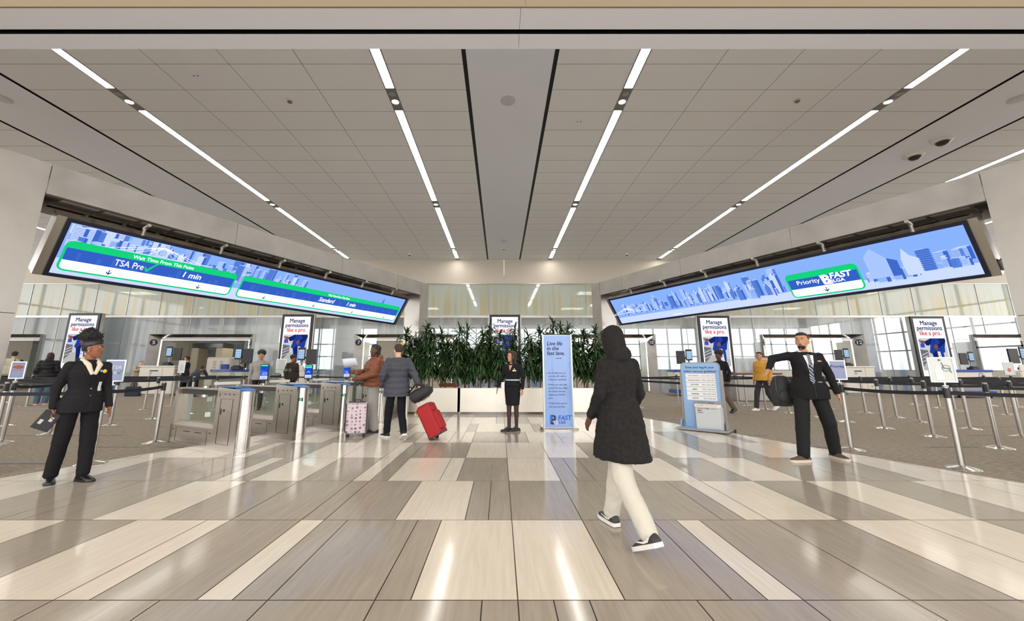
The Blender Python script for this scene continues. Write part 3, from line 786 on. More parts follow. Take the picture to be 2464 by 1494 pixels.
display('overhead_display', 'long tilted wait time screen with green panels over the left lanes', (-4.735, 8.84, 3.01), 7.49, math.atan2(12.11 - 5.39, -2.87 + 6.18), True)
display('overhead_display', 'long tilted skyline screen with Priority panel over the right lanes', (5.27, 8.95, 3.005), 7.58, math.atan2(5.474 - 12.26, 6.744 - 3.362), False)

# ================================================================== PORTRAIT ADVERTISING SCREENS
AD = [emit('ad_white', rgb(246, 247, 255), 1.25), emit('ad_photo_back', rgb(205, 208, 214), 1.0), emit('ad_suit', rgb(38, 68, 165), .9), emit('ad_suit_dark', rgb(24, 44, 118), .8),
      emit('ad_skin', rgb(140, 90, 84), .9), emit('ad_counter', rgb(120, 118, 122), .9), emit('ad_floor', rgb(188, 186, 178), 1), emit('ad_bottle', rgb(70, 80, 190), 1), emit('ad_silver', rgb(225, 228, 240), 1.1), emit('ad_orange', rgb(230, 150, 70), 1)]
M['ad_navy'] = emit('ad_navy_ink', rgb(28, 44, 92), .8); M['ad_red'] = emit('ad_red_ink', rgb(222, 72, 52), 1)
def ad_screen(label, xl, xr, zt, y=20.5, hgt=None):
    w = (xr - xl) / 2; hgt = hgt or 2 * w * 1.80; zb = zt - hgt
    t = thing('advertising_display', label, 'advertising screen', ((xl + xr) / 2, y, 0), group='portrait advertising screens')
    m = MB(); m.box(-w, w, .0, .16, zb, zt); m.build('housing', M['black'], t, smooth=False)
    for a_ in (-w - .05, w): m = MB(); m.box(a_, a_ + .05, .05, .22, zb, zt); m.build('side_trim', M['steel'], t, smooth=False)
    for s in (-1, 1):
        m = MB(); m.box(s * w * .6 - .06, s * w * .6 + .06, .12, .2, 0, zb + .3); m.box(s * w * .6 - .1, s * w * .6 + .1, -.1, .4, 0, .02); m.build('leg', M['steel_dark'], t, smooth=False)
    b = .12; s = MB(); X0, X1, Z0, Z1 = -w + b, w - b, zb + b, zt - b; W_ = X1 - X0; H_ = Z1 - Z0
    P = lambda u, v: (X0 + u * W_, Z0 + v * H_)
    def pg(pts, y_, mi): flat(s, [P(*q) for q in pts], y_, mi)
    pg([(0, 0), (1, 0), (1, 1), (0, 1)], -.002, 0)
    pg([(.04, .10), (.96, .10), (.96, .65), (.04, .65)], -.003, 1)
    pg([(.04, .10), (.96, .10), (.96, .22), (.60, .30), (.32, .30), (.04, .16)], -.0035, 6)
    pg([(.04, .16), (.30, .30), (.30, .44), (.04, .46)], -.0038, 5)
    pg([(.08, .49), (.22, .49), (.22, .56), (.08, .56)], -.0039, 7)
    for q in (.30, .36, .41): pg([(.06, q - .06), (.28, q - .01), (.28, q), (.06, q - .05)], -.0039, 8)
    # suited figure: legs, jacket, arm and hands
    pg([(.40, .45), (.60, .45), (.62, .30), (.66, .12), (.50, .12), (.46, .28)], -.0045, 3)
    pg([(.60, .45), (.80, .45), (.82, .28), (.80, .12), (.70, .12), (.66, .30)], -.0045, 2)
    pg([(.35, .42), (.37, .39), (.45, .385), (.50, .41), (.60, .45), (.63, .425), (.72, .405), (.84, .40), (.87, .42), (.89, .50), (.93, .58), (.94, .65), (.44, .65), (.42, .56), (.39, .48)], -.005, 2)
    pg([(.22, .595), (.30, .61), (.40, .635), (.46, .65), (.50, .65), (.48, .58), (.42, .545), (.34, .52), (.28, .53), (.24, .56)], -.0053, 3)
    pg([(.70, .65), (.94, .65), (.95, .60), (.90, .56), (.80, .52), (.70, .485), (.63, .50), (.62, .525), (.70, .55), (.76, .58)], -.0053, 3)
    pg([(.51, .45), (.53, .45), (.58, .60), (.60, .65), (.57, .65), (.555, .59)], -.0054, 3)
    pg([(.06, .585), (.10, .60), (.14, .615), (.20, .61), (.25, .60), (.245, .57), (.19, .56), (.15, .545), (.12, .555), (.13, .57), (.09, .575)], -.0056, 4)
    pg([(.05, .60), (.12, .61), (.11, .625), (.04, .61)], -.0058, 3)
    pg([(.52, .50), (.55, .53), (.60, .545), (.65, .53), (.665, .50), (.64, .47), (.60, .45), (.575, .455), (.56, .465), (.54, .46), (.53, .475)], -.0056, 4)
    for q in range(3): pg([(.545 + q * .025, .455), (.552 + q * .025, .455), (.572 + q * .025, .495), (.565 + q * .025, .495)], -.0058, 3)
    pg([(.62, .42), (.70, .42), (.76, .12), (.62, .12)], -.0059, 8)
    for q in range(7): pg([(.63 + .012 * (q % 3), .14 + .04 * q), (.68 + .01 * (q % 2), .15 + .04 * q), (.67, .17 + .04 * q)], -.0062, 3 if q % 2 else 9)
    s.build('screen', AD, t, smooth=False)
    sz = W_ * .215
    text('Manage', sz * .98, M['ad_navy'], t, 0, Z0 + H_ * .885, -.006, bold=.022, sx=.92)
    text('permissions', sz * .98, M['ad_navy'], t, 0, Z0 + H_ * .795, -.006, bold=.022, sx=.86)
    text('like a pro.', sz * .98, M['ad_red'], t, 0, Z0 + H_ * .705, -.006, bold=.022, sx=.86)
    return t
ad_screen('glowing portrait advertisement behind the curly haired agent, far left', -22.35, -20.72, 4.08)
ad_screen('glowing portrait advertisement above the e-gates with a dark figure before it', -11.28, -9.68, 4.02)
ad_screen('glowing portrait advertisement half hidden by the planter foliage', -.56, 1.03, 4.0)
ad_screen('glowing portrait advertisement behind the carry-on guideline board', 10.2, 11.85, 3.95)
ad_screen('glowing portrait advertisement at far right behind the queue posts', 21.2, 22.95, 3.92)

# ================================================================== QUEUE POSTS
def post_parts():
    p = thing('queue_post', '', 'barrier post')
    b = MB(); b.lathe([(.17, 0), (.175, .006), (.17, .014), (.12, .03), (.05, .045), (.034, .05)], 32); b.build('base', M['chrome'], p)
    b = MB(); b.cyl(0, 0, .04, .93, .032, 20); b.build('pole', M['steel'], p)
    b = MB(); b.lathe([(.034, .90), (.038, .905), (.038, 1.02), (.034, 1.03)], 20); b.build('cassette', M['black'], p)
    b = MB(); b.lathe([(.030, 1.03), (.031, 1.05), (.026, 1.058), (.002, 1.06)], 20); b.build('cap', M['steel'], p)
    return p
_post = post_parts(); _used = [0]
def post(x, y, label, group):
    if not _used[0]: _used[0] = 1; o = _post; o.location = (x, y, 0)
    else: o = dup(_post0[0], (x, y, 0))
    o['label'] = label; o['group'] = group; return o
# keep a pristine set of part templates
_post0 = [_post]
def belt(p, q, sag=.02, zc=.965, m='belt', n=6):
    """belt as a part of post p, running to point q (ground coords)"""
    a = Vector((p.location.x, p.location.y, 0)); b = Vector((q[0], q[1], 0)); d = b - a; L = d.length; u = d / L; nrm = Vector((-u.y, u.x, 0)) * .0015
    mb = MB(); rings = []
    for i in range(n + 1):
        t = i / n; c = u * (.036 + (L - .072) * t) + Vector((0, 0, zc - sag * 4 * t * (1 - t)))
        w = .025
        rings.append([c + nrm + Vector((0, 0, w)), c + nrm - Vector((0, 0, w)), c - nrm - Vector((0, 0, w)), c - nrm + Vector((0, 0, w))])
    mb.loft(rings); mb.box(-.0, .0, 0, 0, 0, 0) if False else None
    mb.build('belt', M[m], p, smooth=False)
OR = ['first', 'second', 'third', 'fourth', 'fifth', 'sixth', 'seventh', 'eighth', 'ninth', 'tenth']
posts = {}
_defs = []
def D_(key, x, y, label, group): _defs.append((key, x, y, label, group))
# left side
D_('L0', -5.66, 5.87, 'steel queue post right behind the curly haired agent, Pre sign on top', 'queue posts on the left carpet')
D_('L1', -6.10, 7.42, 'steel queue post ending a belt just before the nearest e-gate', 'queue posts on the left carpet')
D_('L2', -8.83, 7.44, 'steel queue post at the left picture edge under a food poster', 'queue posts on the left carpet')
D_('L2b', -8.70, 7.22, 'steel queue post paired with another at the left picture edge', 'queue posts on the left carpet')
for i, (x, y) in enumerate([(-9.0, 8.36), (-9.0, 9.62), (-9.03, 10.79), (-8.95, 11.93), (-9.15, 13.2), (-9.1, 14.5), (-9.07, 15.87), (-9.11, 16.87)]):
    D_('A%d' % i, x, y, 'steel queue post, %s from the front in the left post line nearest the e-gates' % OR[i], 'queue posts on the left carpet')
for i, (x, y) in enumerate([(-11.25, 9.51), (-11.5, 10.79), (-11.4, 12.0), (-11.36, 13.2), (-11.43, 14.34)]):
    D_('B%d' % i, x, y, 'steel queue post, %s from the front in the middle post line of the left carpet' % OR[i], 'queue posts on the left carpet')
D_('C0', -12.6, 16.05, 'steel queue post in front of the white podium with number 5', 'queue posts on the left carpet')
D_('C1', -16.4, 14.3, 'steel queue post in front of the traveller in blue jeans', 'queue posts on the left carpet')
D_('C2', -6.97, 15.5, 'steel queue post seen above the third e-gate', 'queue posts on the left carpet')
# right side
D_('R0', 6.05, 5.57, 'steel queue post nearest on the right, wheelchair notice on top', 'queue posts on the right carpet')
D_('R1', 5.66, 6.80, 'steel queue post beside the suited man, Priority sign on top', 'queue posts on the right carpet')
for i, (x, y) in enumerate([(8.21, 6.94), (8.33, 8.06), (8.39, 9.13), (8.49, 10.22), (8.62, 11.14), (8.5, 12.2), (8.47, 13.21), (8.69, 14.57)]):
    D_('S%d' % i, x, y, 'steel queue post, %s from the front in the right post line nearest the portal' % OR[i], 'queue posts on the right carpet')
for i, (x, y) in enumerate([(9.97, 8.02), (10.13, 9.01), (10.22, 10.15), (10.54, 11.05), (10.70, 12.14), (10.57, 13.34)]):
    D_('T%d' % i, x, y, 'steel queue post, %s from the front in the middle post line of the right carpet' % OR[i], 'queue posts on the right carpet')
for i, (x, y) in enumerate([(14.31, 11.72), (13.96, 12.71), (14.46, 13.61), (14.85, 14.81)]):
    D_('V%d' % i, x, y, 'steel queue post, %s from the front in the outer post line of the right carpet' % OR[i], 'queue posts on the right carpet')
D_('V4', 17.0, 14.34, 'steel queue post farthest right, close to the white rounded desk', 'queue posts on the right carpet')
D_('P0', 3.58, 11.52, 'steel queue post at the right end of the planter', 'queue posts on the right carpet')
D_('P1', 4.60, 13.75, 'steel queue post before lane opening 10', 'queue posts on the right carpet')
D_('P2', 4.68, 14.81, 'steel queue post behind another one before lane opening 10', 'queue posts on the right carpet')
D_('P3', 6.77, 15.68, 'steel queue post left of the guideline board near the blue cart', 'queue posts on the right carpet')
D_('P4', 8.92, 15.50, 'steel queue post right of the guideline board by the steel cabinet', 'queue posts on the right carpet')
D_('P5', 10.6, 14.7, 'steel queue post by the steel cabinet, right one of two', 'queue posts on the right carpet')
for i, (k, x, y, lab, gr) in enumerate(_defs):
    if i == 0: _post.location = (x, y, 0); o = _post; o['label'] = lab; o['group'] = gr
    else: o = dup(_post, (x, y, 0), label=lab, group=gr)
    posts[k] = o
def run(*keys, **kw):
    for a, b in zip(keys[:-1], keys[1:]):
        q = (posts[b].location.x, posts[b].location.y) if isinstance(b, str) else b
        belt(posts[a], q, **kw)
run('L0', 'L1'); run('L0', (-8.75, 6.1), zc=.955, m='belt_navy', sag=.03); run('L2', 'A0')
run('A0', 'B0', (-14, 9.6)); run('A1', (-13.6, 9.9)); run('A2', 'B1', (-15, 11)); run('A3', 'B2', (-15, 12)); run('A4', 'B3', (-15, 13.3)); run('A5', 'B4', 'C1', (-19, 14.6)); run('A6', 'C0', (-16.5, 16.2))
run('C2', 'A6'); run('A7', (-12.5, 17.2)); run('C2', (-4.6, 15.3)); run('A6', 'A7'); run('L2b', (-11.5, 7.3)); run('C1', (-20, 13.9))
run('P0', 'R1', sag=.03); run('R1', 'R0', sag=.02); run('R0', (9.2, 4.6), sag=.03)
run('S0', (11.4, 6.9)); run('S1', 'T0', (13.2, 7.9)); run('S2', 'T1', (13.5, 9)); run('S3', 'T2', (13.8, 10.3)); run('S4', 'T3', (14.1, 11.2)); run('S5', 'T4', 'V1', (17.5, 12.6)); run('S6', 'T5', 'V2', (17.6, 13.6)); run('S7', 'V3', 'V4', (20, 14.4)); run('V0', (17.6, 11.8))
run('P1', 'P2'); run('P1', 'S6'); run('P2', 'P3', 'P4', 'P5', 'V3'); run('P0', 'P1')

# ---- framed notices standing on posts
M['sign_frame'] = steel('sign_frame_metal', (.40, .45, .45, 1), .28, (1, 1, 1), .05)
def notice(label, key, w, h, rz, face, z0=1.055, off=(0, 0)):
    p = posts[key].location; t = thing('notice_sign', label, 'notice', (p.x + off[0], p.y + off[1], z0), rz, group='framed notices on the queue posts')
    m = MB(); m.box(-.008, .008, -.006, .006, 0, .06); m.box(-.03, .03, -.012, .012, 0.0, .012); m.build('stem', M['sign_frame'], t)
    f = .018; z = .05; m = MB()
    m.box(-w / 2, w / 2, -.010, .010, z, z + f); m.box(-w / 2, w / 2, -.010, .010, z + h - f, z + h); m.box(-w / 2, -w / 2 + f, -.010, .010, z + f, z + h - f); m.box(w / 2 - f, w / 2, -.010, .010, z + f, z + h - f)
    m.build('frame', M['sign_frame'], t)
    m = MB(); m.box(-w / 2 + f, w / 2 - f, -.004, .004, z + f, z + h - f); m.build('sheet', face, t, smooth=False)
    return t, z
M['lilac'] = mat('lilac_paper', rgb(150, 158, 200), .35); M['paper'] = mat('white_paper', rgb(215, 220, 216), .4); M['ink'] = mat('ink', rgb(40, 45, 60), .6)
M['ink_blue'] = mat('navy_ink', rgb(22, 40, 92), .5); M['tick'] = mat('green_tick', rgb(40, 150, 60), .5); M['ink_red'] = mat('red_ink', rgb(200, 50, 40), .5)
t, z = notice('framed Pre sign beside the curly haired agent on her post', 'L0', .22, .31, R(26), M['lilac'], off=(.10, 0))
text('TSA', .07, M['white_txt'], t, .01, z + .18, -.006, align='CENTER'); text('Pre', .07, M['white_txt'], t, -.025, z + .11, -.006)
m = MB(); flat(m, [(.025, z + .13), (.045, z + .105), (.09, z + .17), (.097, z + .185), (.085, z + .175), (.047, z + .125), (.032, z + .14)], -.0065, 0); m.build('tick', M['tick'], t, smooth=False)
def lines(t, x0, x1, zs, m_, h_=.006, y=-.006):
    b = MB(); rd = random.Random(3)
    for q in zs: quad(b, x0 + (x1 - x0) * rd.uniform(0, .12), x1 - (x1 - x0) * rd.uniform(0, .12), q, q + h_, y, 0)
    b.build('print', m_, t, smooth=False)
t, z = notice('framed white text notice left of the curly haired agent', 'B0', .30, .37, R(15), M['paper'], off=(.9, .3))
t.location = (-10.25, 9.8, 1.0); b = MB(); b.cyl(0, 0, -.06, .01, .02, 12); b.build('socket', M['steel'], t); lines(t, -.11, .11, [z + q * .028 for q in range(4, 11)], M['ink'])
t, z = notice('narrow framed poster with a food plate at the left picture edge', 'L2', .20, .31, R(28), M['lilac'])
m = MB(); flat(m, [(math.cos(q * PI / 8) * .07, z + .21 + math.sin(q * PI / 8) * .035) for q in range(16)], -.006, 0); m.build('picture', mat('food_print', rgb(170, 95, 40), .5), t, smooth=False)
lines(t, -.07, .07, [z + .27, z + .15], M['ink_red'])
t, z = notice('narrow framed poster with a food plate behind the Pre sign', 'A1', .21, .33, R(20), M['lilac'])
m = MB(); flat(m, [(math.cos(q * PI / 8) * .08, z + .21 + math.sin(q * PI / 8) * .035) for q in range(16)], -.006, 0); m.build('picture', mat('food_print', rgb(170, 95, 40), .5), t, smooth=False)
lines(t, -.07, .07, [z + .27, z + .15], M['ink_red'])
t, z = notice('small framed notice on the post before podium 5', 'C0', .24, .48, R(8), M['paper']); lines(t, -.08, .08, [z + q * .05 for q in range(2, 7)], M['ink'])
t, z = notice('framed text notice in front of the advertisement above the e-gates', 'A7', .40, .56, R(5), M['paper']); lines(t, -.14, .14, [z + q * .045 for q in range(3, 12)], M['ink'])
t, z = notice('framed Priority sign on the post beside the suited man', 'R1', .23, .32, R(-22), M['lilac'], off=(-.02, 0))
text('Priority', .062, M['ink_blue'], t, 0, z + .20, -.006, bold=.01)
t, z = notice('framed wheelchair notice on the nearest right queue post', 'R0', .27, .34, R(-25), M['paper'])
M['sheet_grey'] = mat('pale_grey_print', rgb(170, 182, 186), .4)
m = MB(); flat(m, [(math.cos(q * PI / 8) * .016 - .01, z + .30 + math.sin(q * PI / 8) * .016) for q in range(16)], -.0055, 0)
for k in range(20):
    a0, a1 = k * PI / 10, (k + 1) * PI / 10
    flat(m, [(.045 + math.cos(a) * r_, z + .19 + math.sin(a) * r_) for a, r_ in ((a0, .045), (a1, .045), (a1, .036), (a0, .036))], -.0055, 0)
flat(m, [(.0, z + .27), (.012, z + .27), (.03, z + .2), (.08, z + .19), (.095, z + .13), (.08, z + .13), (.068, z + .175), (.015, z + .185)], -.0058, 0)
m.build('wheelchair_symbol', mat('grey_print', rgb(118, 130, 136), .5), t, smooth=False)
m = MB(); flat(m, [(-.07, z + .04), (.01, z + .04), (.0, z + .17), (-.02, z + .23), (-.05, z + .24), (-.075, z + .16)], -.0062, 0); m.build('sticker', M['white_gloss'], t, smooth=False)
t, z = notice('small framed notice with a red emblem at far right', 'V3', .30, .42, R(-10), M['paper'])
t.location = (17.4, 13.9, 1.02); b = MB(); b.cyl(0, 0, -.06, .01, .02, 12); b.build('socket', M['steel'], t)
m = MB(); flat(m, [(math.cos(q * PI / 8) * .05, z + .16 + math.sin(q * PI / 8) * .06) for q in range(16)], -.006, 0); m.build('emblem', M['ink_red'], t, smooth=False)
text('0', .09, M['white_txt'], t, 0, z + .13, -.008)
_ex1 = dup(_post, (-10.25, 9.8, 0), label='steel queue post carrying the white text notice on the left carpet', group='queue posts on the left carpet')
_ex2 = dup(_post, (17.4, 13.9, 0), label='steel queue post carrying the red emblem notice', group='queue posts on the right carpet')
for q in (_ex1, _ex2):
    for ch in [c for c in q.children if c.name.startswith('belt')]: bpy.data.objects.remove(ch)
# ================================================================== PLANTER AND FOLIAGE
PY0, PY1 = 11.80, 12.45
def planter_box(x0, x1, label):
    t = thing('planter', label, 'planter', ((x0 + x1) / 2, (PY0 + PY1) / 2, 0), group='steel planter boxes'); w = (x1 - x0) / 2 - .006; d = (PY1 - PY0) / 2
    m = MB(); m.box(-w, w, -d, -d + .03, .07, .73); m.box(-w, w, d - .03, d, .07, .73); m.box(-w, -w + .03, -d, d, .07, .73); m.box(w - .03, w, -d, d, .07, .73)
    m.build('side_panel', M['planter'], t, smooth=False)
    m = MB(); m.box(-w + .04, w - .04, -d + .05, d - .05, 0, .07); m.build('plinth', M['steel_dark'], t, smooth=False)
    m = MB(); m.box(-w + .03, w - .03, -d + .03, d - .03, .5, .71); m.build('soil', mat('dark_mulch', rgb(60, 42, 30), .95, bump=1, bscale=60), t, smooth=False)
planter_box(-2.98, -1.19, 'left end section of the low steel planter')
planter_box(-1.19, 1.45, 'wide middle section of the low steel planter behind the agent')
planter_box(1.45, 3.50, 'right end section of the low steel planter behind the totem')

def leaf_mat(name, c1, c2):
    m = mat(name, c1, rough=.28, spec=.5); nt = m.node_tree; b = nt.nodes['Principled BSDF']
    tc = N(nt, 'ShaderNodeTexCoord'); n = N(nt, 'ShaderNodeTexNoise'); n.inputs['Scale'].default_value = 6; nt.links.new(tc.outputs['Object'], n.inputs['Vector'])
    nt.links.new(mixc(nt, n.outputs['Fac'], c1, c2), b.inputs['Base Color']); return m
M['leaf'] = leaf_mat('glossy_dark_leaf', rgb(28, 52, 30), rgb(64, 92, 48)); M['cane'] = mat('woody_cane', rgb(135, 112, 82), .8, noise=rgb(95, 78, 58), bscale=30)
def leaf(mb, p, az, el, L, w, rd):
    """arching strap leaf with a keeled cross-section"""
    p = Vector(p); d = Vector((math.cos(az) * math.cos(el), math.sin(az) * math.cos(el), math.sin(el))); n = 7; vs = []
    side = Vector((-math.sin(az), math.cos(az), 0)); droop = rd.uniform(.20, .42)
    for i in range(n + 1):
        t = i / n; ww = w * (math.sin(PI * min(1, t * .82 + .14)) ** .8) * (1 if t < .97 else .15)
        up = side.cross(d).normalized()
        vs += [p - side * ww + up * ww * .3, p, p + side * ww + up * ww * .3]
        p = p + d * (L / n); d = (d + Vector((0, 0, -droop))).normalized()
    fs = []
    for i in range(n):
        a = i * 3; fs += [(a, a + 1, a + 4, a + 3), (a + 1, a + 2, a + 5, a + 4)]
    mb.add(vs, fs)
def dracaena(label, x, y, hgt, seed, lean=(0, 0)):
    rd = random.Random(seed); t = thing('corn_plant', label, 'plant', (x, y, .70), group='leafy corn plants in the planter')
    c = MB(); f = MB(); stems = rd.choice([3, 3, 4])
    for s in range(stems):
        a = rd.uniform(0, 6.28); bx, by = math.cos(a) * .07, math.sin(a) * .05; top = hgt * (1 if s == 0 else rd.uniform(.60, .92)) - .30
        tx, ty = bx * 2.0 + rd.uniform(-.09, .09) + lean[0], by * 1.2 + rd.uniform(-.04, .04) + lean[1]
        pts = [(bx + (tx - bx) * q + rd.uniform(-.008, .008), by + (ty - by) * q, top * q) for q in (0, .25, .5, .75, 1)]
        c.tube(pts, [.017, .016, .015, .014, .011], 7)
        P = lambda q: Vector((bx + (tx - bx) * q, by + (ty - by) * q, top * q))
        # crown and leaf tufts down the cane
        q0 = .30 if s else .22
        nl = 58
        for i in range(nl):
            q = 1 - (1 - q0) * (i / nl) ** 1.15
            for _ in range(2): leaf(f, P(q), rd.uniform(0, 6.28), R(rd.uniform(15, 60)) if i < 14 else R(rd.uniform(-10, 42)), rd.uniform(.30, .50), rd.uniform(.020, .032), rd)
        for i in range(8): leaf(f, P(1), rd.uniform(0, 6.28), R(rd.uniform(55, 85)), rd.uniform(.28, .40), rd.uniform(.018, .026), rd)
    c.build('cane', M['cane'], t); f.build('leaves', M['leaf'], t)['kind'] = 'stuff'
ths = [1.86, 1.98, 2.06, 1.90, 2.00, 2.02, 1.86, 2.08, 1.88, 2.0, 1.80, 1.92, 2.24, 2.06, 2.04, 1.88, 1.94, 1.84]
ordw = ['first', 'second', 'third', 'fourth', 'fifth', 'sixth', 'seventh', 'eighth', 'ninth']
for i, hh in enumerate(ths):
    x = -2.78 + 6.05 * i / (len(ths) - 1)
    nm = ('%s leafy corn plant from the left end of the steel planter' % ordw[i]) if i < 9 else ('%s leafy corn plant from the right end of the steel planter' % ordw[17 - i])
    dracaena(nm, x, 12.12 + (.10 if i % 2 else -.08), hh, 100 + i)

# ================================================================== E-GATES
def e_gate(label, x, y, dirv, screen):
    """x,y: ground point of the rounded front post; dirv: ground direction to the back end"""
    d = Vector(dirv).normalized(); rz = math.atan2(d[1], d[0]); t = thing('entry_gate', label, 'entry gate', (x, y, 0), rz, group='steel entry gates')
    L = 1.95; r = .115
    # local +x runs to the back, width along y
    m = MB(); ring = []
    for k in range(13): a = R(90 + 180 * k / 12); ring.append((r * math.cos(a), r * math.sin(a)))
    m.loft([[(px, py, 0) for px, py in ring], [(px, py, .93) for px, py in ring]]); m.build('rounded_end', M['chrome'], t)
    m = MB(); xs = (.002, .62)
    m.loft([[(xs[0], -r, 0), (xs[1], -r, 0), (xs[1], r, 0), (xs[0], r, 0)], [(xs[0], -r, .955), (xs[1], -r, .985), (xs[1], r, .985), (xs[0], r, .955)]])
    for s in (-1, 1):
        y0, y1 = (r, r + .004) if s > 0 else (-r - .004, -r)
        # door outline and little slots
        for (a, b, c, e) in ((.16, .50, .10, .104), (.16, .50, .80, .804), (.16, .164, .10, .80), (.496, .50, .10, .80)): m.box(a, b, y0, y1, c, e, 1)
        for q in (.14, .26, .38): m.box(q, q + .035, y0, y1, .87, .885, 1)
        m.box(.54, .55, y0, y1, .83, .89, 1); m.box(.36, .40, y0, y1, .60, .64, 1)
        m.ell((.46, (y0 + y1) / 2, .60), (.018, .004, .055), 10, 6, 1)
    m.build('cabinet', [M['steel_gate'], M['black']], t, smooth=False)
    m = MB(); top = []
    zt = lambda q, o: .934 + o + (q + .118) * .14
    o_ = [(px * 1.02, py * 1.02) for px, py in ring] + [(.14, -r), (.14, r)]
    m.loft([[(px, py, zt(px, 0)) for px, py in o_], [(px, py, zt(px, .008)) for px, py in o_]])
    m.box(.14, .62, -r, r, .985, .992) ; m.build('blue_top', M['blue_lam'], t, smooth=False)
    m = MB(); m.loft([[(.62, -r - .0, 0), (L, -r, 0), (L, r, 0), (.62, r, 0)], [(.62, -r, .32), (L, -r, .32), (L, r, .32), (.62, r, .32)], [(.62, -r * .6, .385), (L, -r * .6, .385), (L, r * .6, .385), (.62, r * .6, .385)]])
    for s in (-1, 1):
        y0, y1 = (r, r + .003) if s > 0 else (-r - .003, -r)
        for (a, b, c, e) in ((.78, 1.75, .05, .053), (.78, 1.75, .28, .283), (.78, .783, .05, .28), (1.747, 1.75, .05, .28)): m.box(a, b, y0, y1, c, e, 1)
        m.box(.95, 1.15, y0, y1, .225, .237, 1); m.box(1.3, 1.5, y0, y1, .225, .237, 1); m.box(.68, .72, y0, y1, .24, .255, 1); m.box(1.82, 1.86, y0, y1, .24, .255, 1)
    m.build('bench', [M['steel_gate'], M['black']], t, smooth=False)
    m = MB(); m.box(L - .10, L, -r, r, .0, .955); m.build('rear_post', M['steel_gate'], t, smooth=False)
    m = MB(); m.box(L - .28, L - .10, -.04, .04, .385, .94); m.build('inner_post', M['steel'], t, smooth=False)
    m = MB(); m.box(.62, L - .1, -.065, .065, .93, .955); m.box(.62, L - .1, -.055, .055, .845, .93, 1); m.build('top_rail', [M['steel_gate'], M['black']], t, smooth=False)
    m = MB(); m.cyl(1.22, 0, .80, .99, .055, 20); m.build('hinge_hub', M['chrome'], t)
    m = MB(); m.box(.64, L - .3, -.006, .006, .40, .84); m.build('side_glass', M['glass'], t, smooth=False)
    # glass wing reaching into the walkway
    m = MB(); m.box(1.20, 1.212, -.58, -.06, .42, 1.28); w_ = m.build('glass_wing', M['glass'], t, smooth=False)
    m = MB(); m.box(1.195, 1.217, -.12, -.03, .46, .54); m.box(1.195, 1.217, -.12, -.03, .72, .80); m.build('hinge', M['chrome'], t, smooth=False)
    m = MB(); m.box(1.199, 1.213, -.575, -.12, 1.0, 1.05); m.build('frosted_band', M['white'], t, smooth=False)
    # status light with arrow on the rounded end
    if screen != 'plain':
        n_ = Vector((-.62, .78, 0)).normalized(); u = Vector((-.78, -.62, 0)).normalized(); c0 = n_ * .105
        P_ = lambda a, b, z: c0 + n_ * a + u * b + Vector((0, 0, z))
        m = MB(); m.loft([[P_(0, -.045, .71), P_(0, .05, .685), P_(0, .05, .755), P_(0, -.045, .745)], [P_(.035, -.01, .70), P_(.035, .045, .69), P_(.035, .045, .75), P_(.035, -.01, .745)]]); m.build('status_light', M['black'], t, smooth=False)
        gm = M.setdefault('green_led', emit('green_led', (0.02, 1, .25, 1), 3.0)); m = MB()
        for k in (0, 1):
            b0 = .0 + k * .018
            m.add([P_(.037, b0, .72), P_(.037, b0 + .016, .738), P_(.037, b0 + .024, .738), P_(.037, b0 + .008, .72), P_(.037, b0 + .024, .702), P_(.037, b0 + .016, .702)], [(0, 1, 2, 3), (0, 3, 4, 5)])
        m.build('green_arrow', gm, t, smooth=False)
    if screen:
        k = 'screen' if screen != 'plain' else None
        if k:
            s = thing('reader_screen', '', ''); 
            for p_ in ('label', 'category'): del s[p_]
            s.parent = t; s.location = (1.22, 0, .99); s.rotation_euler = (0, 0, -rz + R(12))
            m = MB(); m.cyl(0, 0, 0, .05, .03, 12); m.bbox(-.085, .085, -.02, .02, .05, .38, .012); m.build('reader_body', M['black'], s)
            m = MB(); quad(m, -.07, .07, .08, .34, -.0215, 0); quad(m, -.07, .07, .08, .15, -.022, 1); quad(m, -.06, .06, .348, .366, -.0225, 2)
            if screen == 'arrow':
                flat(m, [(-.035, .19), (0, .225), (.035, .19), (.035, .205), (0, .245), (-.035, .205)], -.0225, 1); quad(m, -.065, .065, .31, .33, -.0225, 2)
            else:
                flat(m, [(-.07, .27), (.07, .23), (.07, .15), (-.07, .15)], -.0222, 3); flat(m, [(-.03, .17), (.045, .17), (.055, .215), (-.015, .215)], -.0225, 1); flat(m, [(-.02, .178), (.038, .178), (.045, .207), (-.01, .207)], -.0228, 3)
            for q in (.095, .105, .115): quad(m, -.045, .045, q, q + .003, -.0226, 3)
            m.build('display', [M.setdefault('rd_blue', emit('reader_blue', rgb(25, 75, 205), 1.1)), M.setdefault('rd_white', emit('reader_white', rgb(205, 215, 250), 1.1)), M['green_led'], M.setdefault('rd_mid', emit('reader_mid', rgb(60, 110, 230), 1.0))], s, smooth=False)
    return t
gd = (-1.85, .95)
e_gate('steel entry gate nearest the camera, blue sloped top, no screen', -4.10, 6.66, gd, 'plain')
e_gate('second steel entry gate with a blue reader screen and green arrow', -3.76, 7.80, gd, 'card')
e_gate('third steel entry gate with an upward arrow on its screen', -3.42, 9.01, gd, 'arrow')
e_gate('fourth steel entry gate behind the traveller in the brown jacket', -2.98, 10.22, gd, 'card')
e_gate('fifth steel entry gate beside the left end of the planter', -2.62, 11.25, gd, 'card')

